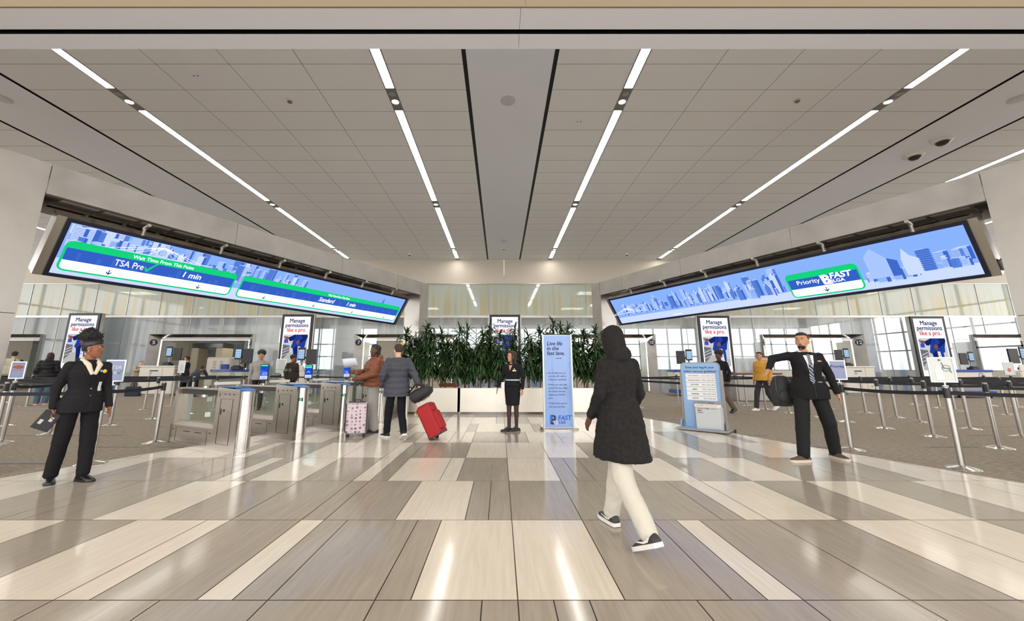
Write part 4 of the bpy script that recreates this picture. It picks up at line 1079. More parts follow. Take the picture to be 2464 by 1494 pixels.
# ================================================================== TOTEM SIGN
t = thing('totem_sign', 'tall blue curved totem sign beside the planter', 'sign', (1.262, 8.95, 0), R(3))
m = MB(); m.loft([[(math.cos(q * PI / 16) * .42, math.sin(q * PI / 16) * .18, z) for q in range(32)] for z in (0, .022, .028)]); m.build('base_plate', M['steel'], t)
cur = lambda u: -.045 * (1 - (u * u))
m = MB(); nx = 14; pts = [(-.305 + .61 * i / nx, cur(-1 + 2 * i / nx)) for i in range(nx + 1)]
back = [(x, .05 + .03 * (1 - (x / .305) ** 2)) for x, _ in reversed(pts)]
m.loft([[(x, y, .035) for x, y in pts + back], [(x, y, 2.02) for x, y in pts + back]]); m.build('panel', M['white'], t)
m = MB()
for x in (-.318, .318): m.box(x - .014, x + .014, -.02, .06, .03, 2.035)
m.build('edge_trim', M['sign_frame'], t)
m = MB(); m.loft([[(x * 1.03, y - .004, 2.02) for x, y in pts + back], [(x * 1.03, y - .004, 2.04) for x, y in pts + back]]); m.build('top_cap', M['black'], t)
m = MB(); fp = [(x * .96, y - .004) for x, y in pts]
m.loft([[(x, y, .05) for x, y in fp], [(x, y, 2.0) for x, y in fp]], caps=False, closed=False); m.build('blue_face', mat('sky_blue_print', rgb(128, 162, 222), .22, coat=.5), t)
def bend(me, ox, oz):
    for v in me.vertices:
        x = v.co.x + ox; v.co.z += oz; v.co.y += cur(x / .305) - .0065; v.co.x = x
def ttext(s, size, x, z, m_, **kw):
    me = text_mesh(s, size, m_, align='LEFT', ext=.0005, **kw); bend(me, x, z); link('lettering', me, t)
for q, z in (('Live life', 1.79), ('in the', 1.685), ('fast lane.', 1.58)): ttext(q, .118, -.235, z, M['ink_blue'], bold=.018, shear=.15, sx=.95)
ttext('SCAN ME', .032, -.055, 1.495, M['ink'], bold=.01)
for i, (q, z) in enumerate((('\u2022 Go to bfast.aero or', 1.175), ('  scan the QR code to', 1.105), ('  make your purchase.', 1.035), ('\u2022 When you reach the', .925), ('  end of this line, show', .855), ('  the Guest Services', .785), ('  Agent your B-Fast', .715), ('  pass.', .645), ("\u2022 They'll direct you to", .535), ('  your priority lane.', .465))):
    ttext(q, .052, -.245, z, M['ink_blue'], sx=.92)
BF = mat('bright_blue_print', rgb(20, 105, 200), .4)
me = text_mesh('B', .26, M['ink_blue'], bold=.03); bend(me, -.13, .125); link('lettering', me, t)
m = MB(); m.add([(-.20, cur(.6) - .009, .30), (-.13, cur(.5) - .010, .30), (-.19, cur(.6) - .009, .125), (-.20, cur(.6) - .009, .125)], [(0, 1, 2, 3)]); m.build('logo_sail', BF, t, smooth=False)
ttext('FAST', .135, -.035, .205, BF, bold=.03, shear=.15); ttext('LGA', .075, -.01, .135, M['ink_blue'], bold=.01)
me = text_mesh('@', .085, M['white_txt'], bold=.015, align='LEFT', ext=.0006); bend(me, -.125, .135)
for v in me.vertices: v.co.y -= .002
link('lettering', me, t)
m = MB(); m.tube([(-.36, -.02, .03), (-.40, .0, .06), (-.37, .03, .04), (-.41, .02, .02)], .008, 6); m.build('cable', M['black'], t)

# ================================================================== CARRY-ON GUIDELINE BOARD
ax, ay = 3.99, 9.19; bx_, by_ = 4.70, 8.55
t = thing('guideline_board', 'blue carry-on bag guideline board on a wheeled base', 'sign', ((ax + bx_) / 2, (ay + by_) / 2, 0), math.atan2(by_ - ay, bx_ - ax))
sb, SBW = mat('powder_blue_print', rgb(140, 178, 222), .35), .40
m = MB(); m.bbox(-.50, .50, -.30, .12, .015, .05, .01); m.build('base', M['grey'], t)
m = MB(); m.box(-.44, .10, -.27, -.04, .0505, .054); m.box(-.44, .44, -.295, -.26, .0505, .054); m.build('base_print', sb, t, smooth=False)
fr_ = [(x, z) for x, z in rrect(-SBW, SBW, .05, 1.42, .09, sq=(2, 3))]
m = MB(); m.prism(fr_, .0, .05); m.build('panel', M['grey'], t, smooth=False)
m = MB(); m.prism(rrect(-SBW + .02, SBW - .02, .055, 1.40, .075, sq=(2, 3)), -.004, 0); m.build('blue_face', sb, t, smooth=False)
m = MB(); m.box(SBW, SBW + .035, -.03, .07, .06, 1.25); m.box(-SBW - .02, -SBW, -.02, .06, .06, 1.2); m.build('side_rail', M['grey'], t, smooth=False)
for s, mm in ((-1, sb), (1, M['grey'])):
    m = MB(); T = Matrix.Translation((s * (SBW + .045), -.02, 0)) @ Matrix.Rotation(PI / 2, 4, 'Z')
    m.prism([(.09 * math.cos(q * PI / 8), .12 + .09 * math.sin(q * PI / 8)) for q in range(9)] + [(-.09, .05), (.09, .05)], -.012, .012, T=T); m.build('hinge_cover', mm, t)
m = MB(); T = Matrix.Translation((.56, .02, .035)) @ Matrix.Rotation(PI / 2, 4, 'Y'); m.lathe([(.01, -.02), (.035, -.018), (.035, .018), (.01, .02)], 14)
for i in range(len(m.v)): m.v[i] = tuple(T @ Vector(m.v[i]))
m.build('wheel', M['black'], t)
m = MB(); rws = [(1.13 - .095 * i) for i in range(6)]
for z in rws: quad(m, -.30, .30, z - .04, z + .045, -.0055, 0)
m.build('table_rows', M['white_gloss'], t, smooth=False)
text('Does your bag fit your', .067, M['ink_blue'], t, 0, 1.29, -.0055, bold=.012, sx=.95)
text("airline's carry-on guidelines?", .067, M['ink_blue'], t, 0, 1.205, -.0055, bold=.012, sx=.88)
AL = [('AIR CANADA', '21.5" x 15.5"h x 9"d', M['ink_red']), ('American Airlines', '22"w x 14"h x 9"d', M['ink']), ('FRONTIER', '24"w x 16"h x 10"d', M['tick']), ('jetBlue', '22"w x 14"h x 9"d', M['ink_blue']), ('Southwest', '24"w x 16"h x 10"d', M['ink_blue']), ('UNITED', '22"w x 14"h x 9"d', M['ink_blue'])]
for (a, b, mm), z in zip(AL, rws):
    text(a, .042, mm, t, -.13, z - .012, -.0065, bold=.012 if a in ('FRONTIER', 'Southwest', 'jetBlue') else 0, sx=.85, shear=.2 if a == 'FRONTIER' else 0)
    text(b, .040, M['ink_red'] if a == 'AIR CANADA' else M['ink'], t, .15, z - .012, -.0065, sx=.8)
m = MB(); m.box(-.17, .40, -.05, -.004, .06, .60); m.build('grey_step', mat('step_grey', rgb(150, 152, 155), .5), t, smooth=False)
m = MB(); m.box(-.10, .40, -.20, -.05, .055, .545); m.build('sizer_box', mat('sizer_grey', rgb(200, 206, 208), .5), t, smooth=False)
m = MB(); m.box(-.11, .40, -.202, -.05, .50, .547); m.build('white_band', M['white_gloss'], t, smooth=False)
text('FRONTIER', .034, M['tick'], t, -.01, .565, -.052, bold=.012); text('Southwest', .034, M['ink_blue'], t, .17, .565, -.052, bold=.01)
text('AIR CANADA   21.5"w x 15.5"h x 9"d', .028, M['ink_red'], t, .12, .515, -.2035, sx=.9)
for q, z, b in (('American Airlines', .455, 0), ('jetBlue', .415, .015), ('UNITED', .37, .008)): text(q, .036, M['ink_blue'], t, -.06, z, -.2015, bold=b, align='LEFT', sx=.85)
text('22"w x 14"h x 9"d', .03, M['ink'], t, .22, .455, -.2015, sx=.85)
m = MB()
for i in range(22): quad(m, .385, .392, .08 + i * .02, .086 + i * .02, -.2015, 0)
for i in range(22): quad(m, -.08 + i * .021, -.077 + i * .021, .06, .085, -.2015, 0)
for i in range(16): quad(m, .36, .372, .62 + i * .025, .626 + i * .025, -.0055, 0)
m.build('ruler_marks', M['ink_blue'], t, smooth=False)

# ================================================================== LUGGAGE
def case_body(w, d, h, r=.04, z0=.05):
    m = MB(); pr = lambda s, q: [(x * s, y * s) for x, y in rrect(-w / 2 + q, w / 2 - q, -d / 2 + q, d / 2 - q, r)]
    m.loft([[(x, y, z0) for x, y in pr(1, .03)], [(x, y, z0 + .03) for x, y in pr(1, 0)], [(x, y, z0 + h - .04) for x, y in pr(1, 0)], [(x, y, z0 + h) for x, y in pr(1, .04)]])
    return m
def wheels(t, w, d, z=.0, r=.028):
    for sx in (-1, 1):
        for sy in (-1, 1):
            m = MB(); T = Matrix.Translation((sx * (w / 2 - .05), sy * (d / 2 - .03), r)) @ Matrix.Rotation(PI / 2, 4, 'Y')
            m.lathe([(.005, -.014), (r, -.012), (r, .012), (.005, .014)], 14)
            for i in range(len(m.v)): m.v[i] = tuple(T @ Vector(m.v[i]))
            m.box(sx * (w / 2 - .05) - .02, sx * (w / 2 - .05) + .02, sy * (d / 2 - .03) - .02, sy * (d / 2 - .03) + .02, r, .058)
            m.build('wheel', M['black'], t)
t = thing('suitcase', 'upright pale pink hard suitcase with heart and flower prints', 'suitcase', (-2.80, 8.12, 0), R(10))
pk = mat('pale_pink_shell', rgb(214, 196, 204), .22, coat=.4)
case_body(.40, .20, .60).build('shell', pk, t)
m = MB(); w = .20
for x0, x1, z0, z1 in ((-w - .003, -w + .012, .09, .62), (w - .012, w + .003, .09, .62)): m.box(x0, x1, -.104, -.02, z0, z1)
m.box(-.16, .16, -.1, -.02, .642, .655)
m.build('edge_trim', M['black'], t, smooth=False)
wheels(t, .40, .20)
m = MB(); m.tube([(-.07, 0, .64), (-.07, 0, 1.02)], .008, 8); m.tube([(.07, 0, .64), (.07, 0, 1.02)], .008, 8); m.bbox(-.10, .10, -.018, .018, 1.01, 1.045, .008); m.build('pull_handle', M['black'], t)
m = MB(); m.tube([(-.06, -.02, .65), (-.05, -.02, .685), (.05, -.02, .685), (.06, -.02, .65)], .009, 8); m.build('carry_handle', M['black'], t)
# prints: small hearts, blossoms and leaf sprigs
m = MB(); rd = random.Random(4); cells = [(x, z) for z in range(9) for x in range(5)]
for i, (cx, cz) in enumerate(cells):
    x = -.155 + cx * .077 + rd.uniform(-.01, .01); z = .10 + cz * .063 + rd.uniform(-.008, .008); y = -.1015; k = rd.random(); s = rd.uniform(.8, 1.15)
    if k < .3:
        pts = []
        for q in range(14):
            a = q * 2 * PI / 14; pts.append((x + .0014 * 16 * math.sin(a) ** 3 * s, z + .0014 * s * (13 * math.cos(a) - 5 * math.cos(2 * a) - 2 * math.cos(3 * a) - math.cos(4 * a))))
        flat(m, pts, y, 1)
    elif k < .65:
        for q in range(5):
            a = q * 2 * PI / 5 + .3; flat(m, [(x + .016 * s * math.cos(a) + .009 * math.cos(b * PI / 3), z + .016 * s * math.sin(a) + .009 * math.sin(b * PI / 3)) for b in range(6)], y, 0)
    else:
        for q in range(4):
            a = R(20 + 45 * q); flat(m, [(x, z - .012), (x + .028 * math.cos(a) - .004, z + .022 * math.sin(a)), (x + .032 * math.cos(a), z + .026 * math.sin(a))], y, 0)
m.build('print', [mat('print_black', rgb(40, 38, 46), .5), mat('print_mauve', rgb(150, 118, 134), .5)], t, smooth=False)

t = thing('suitcase', 'tilted red soft suitcase rolling behind the man in the grey coat', 'suitcase', (-1.27, 7.85, .02), R(-8))
red = mat('red_fabric', rgb(168, 28, 32), .7, bump=.25, bscale=200); TL = Matrix.Translation((.13, 0, .02)) @ Matrix.Rotation(R(-28), 4, 'Y')
def tb(mb):
    for i in range(len(mb.v)): mb.v[i] = tuple(TL @ Vector(mb.v[i]))
    return mb
tb(case_body(.27, .43, .62, .05, .03)).build('shell', red, t)
m = MB(); pr = rrect(-.15, .15, .10, .46, .05); m.loft([[(.125, y, z) for y, z in rrect(-.15, .15, .10, .46, .05)], [(.175, y, z) for y, z in rrect(-.14, .14, .11, .45, .05)]]); tb(m).build('front_pocket', red, t)
m = MB(); m.loft([[(.125, y, z) for y, z in rrect(-.13, .13, .48, .58, .03)], [(.15, y, z) for y, z in rrect(-.12, .12, .485, .575, .03)]]); tb(m).build('upper_pocket', red, t)
m = MB(); m.box(-.13, .13, -.203, .203, .03, .09); m.box(-.02, .0, -.206, -.2, .15, .40); tb(m).build('bumper', M['black'], t)
m = MB()
for zz in (.475,): m.box(.12, .13, -.16, .16, zz, zz + .006)
tb(m).build('zip', mat('silver_zip', rgb(170, 165, 160), .4, metal=.6), t)
for sy in (-1, 1):
    m = MB(); T = Matrix.Translation((-.09, sy * .16, .03)) @ Matrix.Rotation(PI / 2, 4, 'X'); m.lathe([(.01, -.018), (.036, -.016), (.036, .016), (.01, .018)], 16)
    for i in range(len(m.v)): m.v[i] = tuple(T @ Vector(m.v[i]))
    tb(m).build('wheel', M['black'], t)
m = MB(); m.tube([(-.10, -.08, .60), (-.10, -.08, 1.03)], .008, 8); m.tube([(-.10, .08, .60), (-.10, .08, 1.03)], .008, 8); m.tube([(-.10, -.09, 1.03), (-.10, .09, 1.03)], .013, 8); tb(m).build('pull_handle', M['steel'], t)

t = thing('backpack', 'black backpack lying on top of the red rolling suitcase', 'backpack', (-1.27, 7.85, .02), R(-8))
bk = mat('black_nylon', (.02, .02, .022, 1), .6, bump=.3, bscale=150)
m = MB(); rg = []
for i, (z, w_, d_) in enumerate(((0, .12, .06), (.03, .17, .11), (.15, .18, .125), (.30, .17, .11), (.40, .13, .07), (.43, .07, .03))): rg.append([(math.cos(q * PI / 9) * abs(math.cos(q * PI / 9)) ** -.3 * w_ if abs(math.cos(q * PI / 9)) > .01 else 0, math.sin(q * PI / 9) * abs(math.sin(q * PI / 9)) ** -.3 * d_ if abs(math.sin(q * PI / 9)) > .01 else 0, z) for q in range(18)])
T2 = TL @ Matrix.Translation((-.22, -.03, .70)) @ Matrix.Rotation(R(84), 4, 'Y') @ Matrix.Rotation(R(90), 4, 'Z')
T2 = Matrix.Translation((-.42, -.02, .70)) @ Matrix.Rotation(R(62), 4, 'Y') @ Matrix.Rotation(R(90), 4, 'Z')
m.loft(rg, T=T2); m.build('body', bk, t)
m = MB()
for q in (-.06, 0, .06): m.tube([T2 @ Vector((q, -.105, .06)), T2 @ Vector((q * 1.2, -.128, .18)), T2 @ Vector((q, -.11, .32))], .004, 5)
m.build('piping', mat('pale_piping', rgb(170, 170, 170), .5), t)
m = MB(); m.tube([T2 @ Vector((-.1, .1, .36)), T2 @ Vector((-.13, .2, .22)), T2 @ Vector((-.1, .12, .04))], .014, 6); m.build('strap', M['black'], t)
for i, (dx, dz) in enumerate(((-.30, .42), (-.26, .40))):
    m = MB(); m.ell((dx, -.13, dz - .0), (.028, .022, .035), 10, 7); m.tube([(dx, -.13, dz + .03), (dx - .02, -.10, dz + .12)], .003, 5); m.build('keyring_toy', mat('tan_plush', rgb(196, 172, 140), .9), t)

t = thing('travel_bag', 'dark navy holdall on the carpet beside podium 5', 'bag', (-17.1, 19.2, .01), R(5))
m = MB(); m.bbox(-.33, .33, -.18, .18, 0, .44, .05); m.build('body', mat('navy_nylon', rgb(28, 34, 62), .6, bump=.3, bscale=90), t)
for s in (-1, 1):
    m = MB(); m.tube([(-.14, s * .12, .43), (-.12, s * .08, .56), (.12, s * .08, .56), (.14, s * .12, .43)], .016, 7); m.build('handle', M['black'], t)
m = MB(); m.box(-.33, .33, -.186, -.18, .33, .35); m.box(-.18, -.10, -.19, -.18, .24, .28, 1); m.build('zip', [M['black'], mat('orange_tab', rgb(200, 130, 60), .5)], t, smooth=False)
# ================================================================== PODIUMS, KIOSKS AND SCREENING GEAR
def monitor_kiosk(label, x, y, z, rz=0.0, s=1.0, flip=1):
    """document reader: touch screen on a mast with a second monitor behind and a scanner foot"""
    t = thing('identity_reader', label, 'scanner', (x, y, z), rz, group='identity readers on the podiums')
    m = MB(); m.bbox(-.16 * s, .16 * s, -.13 * s, .13 * s, 0, .10 * s, .02); m.bbox(-.12 * s, .10 * s, -.10 * s, .06 * s, .10 * s, .15 * s, .02); m.build('scanner_foot', M['black'], t)
    m = MB(); m.box(-.03 * s, .03 * s, .02 * s, .06 * s, .1 * s, .72 * s); m.build('mast', M['grey'], t)
    m = MB(); m.bbox(-.13 * s, .13 * s, -.04 * s, .0, .36 * s, .80 * s, .015); m.build('touch_screen', M['black'], t)
    m = MB(); quad(m, -.10 * s, .10 * s, .42 * s, .72 * s, -.0405 * s, 0)
    for q in range(6): quad(m, (-.08 if q % 2 else .01) * s, (-.01 if q % 2 else .08) * s, (.46 + .08 * (q // 2)) * s, (.50 + .08 * (q // 2)) * s, -.0412 * s, 1)
    m.build('display', [M.setdefault('tablet', emit('tablet_glow', rgb(175, 205, 235), 1.1)), M.setdefault('tablet2', emit('tablet_tiles', rgb(120, 165, 215), 1))], t, smooth=False)
    k = flip; m = MB(); m.box(min(k * .16, k * .50) * s, max(k * .16, k * .50) * s, -.02 * s, .03 * s, .22 * s, .74 * s); m.box(min(k * .02, k * .3) * s, max(k * .02, k * .3) * s, .03 * s, .05 * s, .42 * s, .48 * s); m.build('rear_monitor', M['black'], t, smooth=False)
def podium(label, x, y, w, d, h, rz=0.0, kind='white'):
    t = thing('podium', label, 'podium', (x, y, 0), rz)
    if kind == 'white':
        m = MB(); m.bbox(-w / 2, w / 2, -d / 2, d / 2, .10, h - .05, .04); m.build('body', M['white'], t)
        m = MB(); m.bbox(-w / 2 + .03, w / 2 - .03, -d / 2 + .03, d / 2 - .03, 0, .10, .03); m.build('plinth', M['grey'], t)
        m = MB(); m.bbox(-w / 2 - .03, w / 2 + .03, -d / 2 - .03, d / 2 + .03, h - .05, h, .02); m.build('worktop', M['white_gloss'], t)
        m = MB(); m.box(-w * .22, w * .08, -d / 2 - .006, -d / 2, h - .42, h - .18); m.box(-w * .19, w * .05, -d / 2 - .009, -d / 2 - .006, h - .26, h - .21, 1)
        for q in range(4): m.box(-w * .19, -w * .19 + .12, -d / 2 - .009, -d / 2 - .006, h - .31 - q * .025, h - .30 - q * .025, 1)
        m.build('instruction_plate', [M['paper'], M['ink']], t, smooth=False)
        m = MB(); m.box(w * .17, w * .175, -d / 2 - .003, -d / 2, .1, h - .06); m.build('door_gap', M['black'], t, smooth=False)
        m = MB(); m.ell((w * .30, -d / 2 - .004, .42), (.02, .006, .035), 10, 6); m.build('lock', M['steel_dark'], t)
    elif kind == 'cart':
        m = MB(); m.bbox(-w / 2, w / 2, -d / 2, d / 2, .78, 1.12, .02); m.build('upper_body', M['white'], t)
        m = MB(); m.bbox(-w / 2 - .04, w / 2 + .04, -d / 2 - .04, d / 2 + .04, 1.12, 1.22, .02); m.build('worktop_edge', M['blue_trim'], t)
        m = MB(); m.bbox(-w / 2 + .05, w / 2 - .05, -d / 2 + .05, d / 2 - .05, .30, .78, .02); m.build('lower_body', M['grey'], t)
        m = MB(); m.bbox(-w / 2 - .02, w / 2 + .02, -d / 2 - .02, d / 2 + .02, .13, .30, .02); m.build('bumper', M['blue_trim'], t)
        for sx in (-1, 1):
            m = MB(); T = Matrix.Translation((sx * w * .4, -d * .35, .065)) @ Matrix.Rotation(PI / 2, 4, 'Y'); m.lathe([(.01, -.03), (.065, -.028), (.065, .028), (.01, .03)], 16)
            for i in range(len(m.v)): m.v[i] = tuple(T @ Vector(m.v[i]))
            m.build('caster', M['black'], t)
        m = MB()
        for q in range(24):
            a0, a1 = q * PI / 12, (q + 1) * PI / 12
            flat(m, [(w * .2 + math.cos(a) * r_, .96 + math.sin(a) * r_) for a, r_ in ((a0, .12), (a1, .12), (a1, .095), (a0, .095))], -d / 2 - .004, 0)
        for q in range(5): flat(m, [(w * .2 - .06 + q * .025, .93), (w * .2 - .045 + q * .025, .93), (w * .2 - .03 + q * .03, 1.0)], -d / 2 - .004, 0)
        m.build('seal', M['blue_trim'], t, smooth=False)
    else:   # curved desk
        m = MB(); m.bbox(-w / 2, w / 2, -d / 2, d / 2, .10, h - .3, .05); m.build('body', M['white'], t)
        m = MB(); pts = [(-w / 2, h - .3), (w / 2, h - .3)] + [(w / 2 - .35 + .35 * math.cos(R(q * 15)), h - .35 + .35 * math.sin(R(q * 15))) for q in range(7)] + [(-w / 2, h)]
        m.prism(pts, -d / 2, -d / 2 + .05); m.build('screen_wall', M['white'], t, smooth=False)
        m = MB(); m.bbox(-w / 2 + .02, w / 2 - .02, -d / 2 + .03, d / 2 - .03, 0, .10, .03); m.build('plinth', M['grey'], t)
    return t
podium('tall white podium left of the streaked glass beside opening 5', -16.2, 19.6, 1.65, .9, 1.40)
podium('white curved desk behind the third entry gate', -9.45, 18.9, 1.15, .8, 1.45, kind='curved')
podium('white podium with a round blue seal seen behind the second gate', -13.4, 20.3, 1.5, .8, 1.2, kind='cart')
podium('white rolling cart with blue edges left of the guideline board', 8.9, 19.6, 1.35, .8, 1.2, kind='cart')
podium('white podium inside opening 11 and 12 by the Priority sign', 17.6, 20.3, 1.5, .8, 1.38)
podium('rolling cart with blue edges under the far right advertisement', 20.9, 18.4, 1.7, .8, 1.2, kind='cart')
podium('white desk with a rounded shoulder at the right picture edge', 25.2, 19.2, 2.4, .9, 1.45, kind='curved')
monitor_kiosk('reader on the tall white podium beside opening 5', -16.0, 19.5, 1.40, flip=1, s=1.15)
monitor_kiosk('reader near the number 6 jamb, tallest of the left group', -12.9, 19.9, 1.22, flip=1, s=1.35)
monitor_kiosk('reader on the curved desk above the third gate', -9.3, 18.9, 1.16, flip=1, s=1.35)
monitor_kiosk('reader on the blue edged cart left of the guideline board', 9.1, 19.5, 1.22, flip=-1, s=1.2)
monitor_kiosk('reader on the podium by the number 12 jamb', 17.3, 20.2, 1.38, flip=-1, s=1.1)
monitor_kiosk('reader on the cart under the far right advertisement', 21.3, 18.3, 1.22, flip=-1, s=1.0)
monitor_kiosk('reader behind the rounded desk at far right', 24.6, 19.0, 1.2, flip=-1, s=1.35)

t = thing('service_cabinet', 'low brushed steel cabinet behind the guideline board', 'cabinet', (10.35, 16.7, 0), R(4))
m = MB(); m.bbox(-.95, .95, -.4, .4, .02, 1.05, .02); m.build('body', M['steel_panel'], t)
m = MB(); m.bbox(-.97, .97, -.42, .42, 1.05, 1.10, .01); m.build('top', mat('brown_top', rgb(120, 75, 45), .4), t)
t = thing('notice_board', 'yellow printed board standing on the steel cabinet', 'sign', (10.9, 16.75, 1.10), R(4))
m = MB(); m.box(-.32, .32, -.01, .01, .0, .62); m.build('board', mat('cream_board', rgb(205, 185, 145), .5), t, smooth=False)
m = MB(); m.box(-.33, .33, -.02, .02, .62, .68); m.build('top_bar', M['black'], t, smooth=False)
lines(t, -.22, .22, [.12, .2, .32, .4, .48], M['ink_red'], .02, -.012)

# wall panels, machines and columns in the screening hall
def gray_column(x, y, w, label, m_):
    t = thing('column', label, 'column', (x, y, 0)); m = MB(); m.box(-w / 2, w / 2, -.4, .4, 0, 6.2); m.build('shaft', m_, t, smooth=False)
    m = MB(); m.box(-w / 2 - .01, w / 2 + .01, -.41, .41, 2.9, 2.93); m.build('joint', M['steel_dark'], t, smooth=False); return t
cg = mat('pale_grey_cladding', rgb(176, 176, 172), .5); cw = mat('grey_green_cladding', rgb(120, 128, 126), .5)
gray_column(-19.2, 28, 3.2, 'broad grey clad column seen through opening 5', cw)
gray_column(-15.9, 27, 1.5, 'pale clad column in the middle of opening 5 and 6', cg)
gray_column(-13.0, 26, 1.3, 'pale clad column beside the number 6 jamb', cg)
gray_column(-27.5, 27, 7, 'wide grey green clad pier seen at far left', cw)
gray_column(12.4, 23.2, 1.5, 'steel column seen through the glass right of opening 10', M['steel_panel'])
gray_column(20.9, 23.4, 1.2, 'steel column seen through the glass right of opening 12', M['steel_panel'])
gray_column(-8.9, 23.4, 1.2, 'steel column seen through the glass left of opening 7', M['steel_panel'])
def scanner(label, x, y, s=1.0):
    t = thing('body_scanner', label, 'scanner', (x, y, 0)); be = M.setdefault('beige', mat('beige_panel', rgb(212, 200, 172), .5))
    for sx in (-1, 1):
        m = MB(); m.bbox(sx * .75 - .22, sx * .75 + .22, -.5, .5, 0, 2.5 * s, .04); m.build('side_tower', be, t)
    m = MB(); m.bbox(-.97, .97, -.5, .5, 2.5 * s, 2.8 * s, .03); m.build('top', M['steel_dark'], t)
    m = MB(); m.box(-.5, .5, .3, .34, 1.1, 2.45 * s); m.build('back_panel', cw, t, smooth=False)
    m = MB(); flat(m, [(-.12, 1.5), (-.02, 2.1), (.02, 2.1), (.14, 1.5), (.09, 1.5), (.0, 1.95), (-.07, 1.5)], .295, 0); m.build('arrow_mark', M['ink'], t, smooth=False)
scanner('beige body scanner in the left half of opening 5 and 6', -18.0, 25.2); scanner('beige body scanner in the right half of opening 5 and 6', -14.4, 25.0)
def xray(label, x, y, col='white'):
    t = thing('x_ray_machine', label, 'machine', (x, y, 0))
    m = MB(); m.bbox(-.7, .7, -.5, .5, .3, 1.9, .08); m.build('body', M[col], t)
    m = MB(); m.bbox(-1.8, 1.8, -.35, .35, .75, .9, .02); m.build('conveyor', M['steel'], t)
    for sx in (-1.6, -.6, .6, 1.6): 
        m = MB(); m.box(sx - .04, sx + .04, -.3, .3, 0, .75); m.build('leg', M['steel_dark'], t, smooth=False)
    m = MB()
    for q in range(7): m.box(-.28, -.10, -.505, -.5, 1.1 + q * .09, 1.14 + q * .09); m.box(.10, .28, -.505, -.5, 1.1 + q * .09, 1.14 + q * .09)
    m.build('vent', M['grey'], t, smooth=False)
    m = MB(); m.bbox(.3, .7, -.7, -.55, 1.1, 1.5, .02); m.build('curtain_hood', M['blue_trim'], t)
xray('white x ray machine with grey vents inside opening 5 and 6', -16.1, 23.6); xray('white x ray machine left of the planter foliage, inside opening 7', -5.2, 25.5); xray('white x ray machine behind the suited man, inside opening 11', 15.2, 25.5)
t = thing('exit_sign', 'small red exit sign above the reader by number 6', 'sign', (-13.6, 25.5, 2.05)); m = MB(); m.box(-.16, .16, -.03, .03, 0, .2); m.build('box', M['white'], t, smooth=False); text('EXIT', .17, emit('exit_red', (1, .05, .03, 1), 3), t, 0, .03, -.032, bold=.02)
t = thing('hanging_sign', 'yellow lit sign hanging inside opening 7', 'sign', (-5.9, 26, 2.55)); m = MB(); m.box(-.55, .55, -.05, .05, 0, .35); m.build('panel', emit('yellow_panel', rgb(240, 200, 30), 1.2), t, smooth=False)
m = MB(); m.cyl(-.4, 0, .35, 3.6, .02, 8); m.cyl(.4, 0, .35, 3.6, .02, 8); m.build('hanger', M['steel_dark'], t)
t = thing('work_chair', 'black swivel chair beside the podium at number 5', 'chair', (-14.7, 19.3, 0), R(90))
m = MB(); m.bbox(-.24, .24, -.24, .24, .62, .70, .03); m.build('seat', M['black'], t); m = MB(); m.bbox(-.22, .22, .22, .28, .78, 1.25, .03); m.build('backrest', M['black'], t)
m = MB(); m.cyl(0, 0, .08, .62, .03, 10); m.lathe([(.2, .28), (.21, .29), (.2, .30)], 20); m.build('gas_lift', M['black'], t)
for q in range(5):
    a = q * 2 * PI / 5; m = MB(); m.cap((0, 0, .10), (.3 * math.cos(a), .3 * math.sin(a), .07), .022, .018); m.ell((.3 * math.cos(a), .3 * math.sin(a), .035), (.03, .03, .035), 8, 6); m.build('foot', M['black'], t)
t = thing('plant_pot', 'terracotta plant pot glimpsed behind the planter foliage', 'pot', (-1.7, 13.6, 0)); m = MB(); m.lathe([(.20, 0), (.30, .30), (.33, .72), (.35, .72), (.35, .80), (.31, .80), (.30, .72)], 24); m.build('pot', mat('terracotta', rgb(176, 112, 80), .8), t)
m = MB(); m.lathe([(.29, .74), (.01, .76)], 16); m.build('soil', M['grout'], t)
t = thing('fire_cabinet', 'red standing box glimpsed behind the left planter foliage', 'cabinet', (-2.75, 13.9, 0)); m = MB(); m.bbox(-.14, .14, -.12, .12, 0, 1.5, .02); m.build('body', mat('signal_red', rgb(190, 25, 35), .4), t); m = MB(); m.box(-.08, .08, -.125, -.12, .9, 1.2); m.build('panel', M['white'], t, smooth=False)
# ================================================================== PEOPLE
SKIN = {}
def skin(name, r, g, b):
    m = mat(name, rgb(r, g, b), .5, spec=.35); m.node_tree.nodes['Principled BSDF'].inputs['Subsurface Weight'].default_value = .08
    m.node_tree.nodes['Principled BSDF'].inputs['Subsurface Radius'].default_value = (.02, .01, .006); return m
SK_D = skin('brown_skin', 150, 98, 74); SK_M = skin('tan_skin', 196, 142, 112); SK_L = skin('light_skin', 222, 176, 150); SK_DD = skin('dark_brown_skin', 98, 64, 50)
def quilt(m, sc, st=.6):
    nt = m.node_tree; b = nt.nodes['Principled BSDF']; tc = N(nt, 'ShaderNodeTexCoord'); w = N(nt, 'ShaderNodeTexWave'); w.bands_direction = 'Z'
    w.inputs['Scale'].default_value = sc; w.inputs['Distortion'].default_value = .8; w.wave_profile = 'SIN'; nt.links.new(tc.outputs['Object'], w.inputs['Vector'])
    p = N(nt, 'ShaderNodeMath', operation='POWER'); nt.links.new(w.outputs['Fac'], p.inputs[0]); p.inputs[1].default_value = .4
    bp = N(nt, 'ShaderNodeBump'); bp.inputs['Strength'].default_value = st; bp.inputs['Distance'].default_value = .03; nt.links.new(p.outputs[0], bp.inputs['Height']); nt.links.new(bp.outputs[0], b.inputs['Normal']); return m
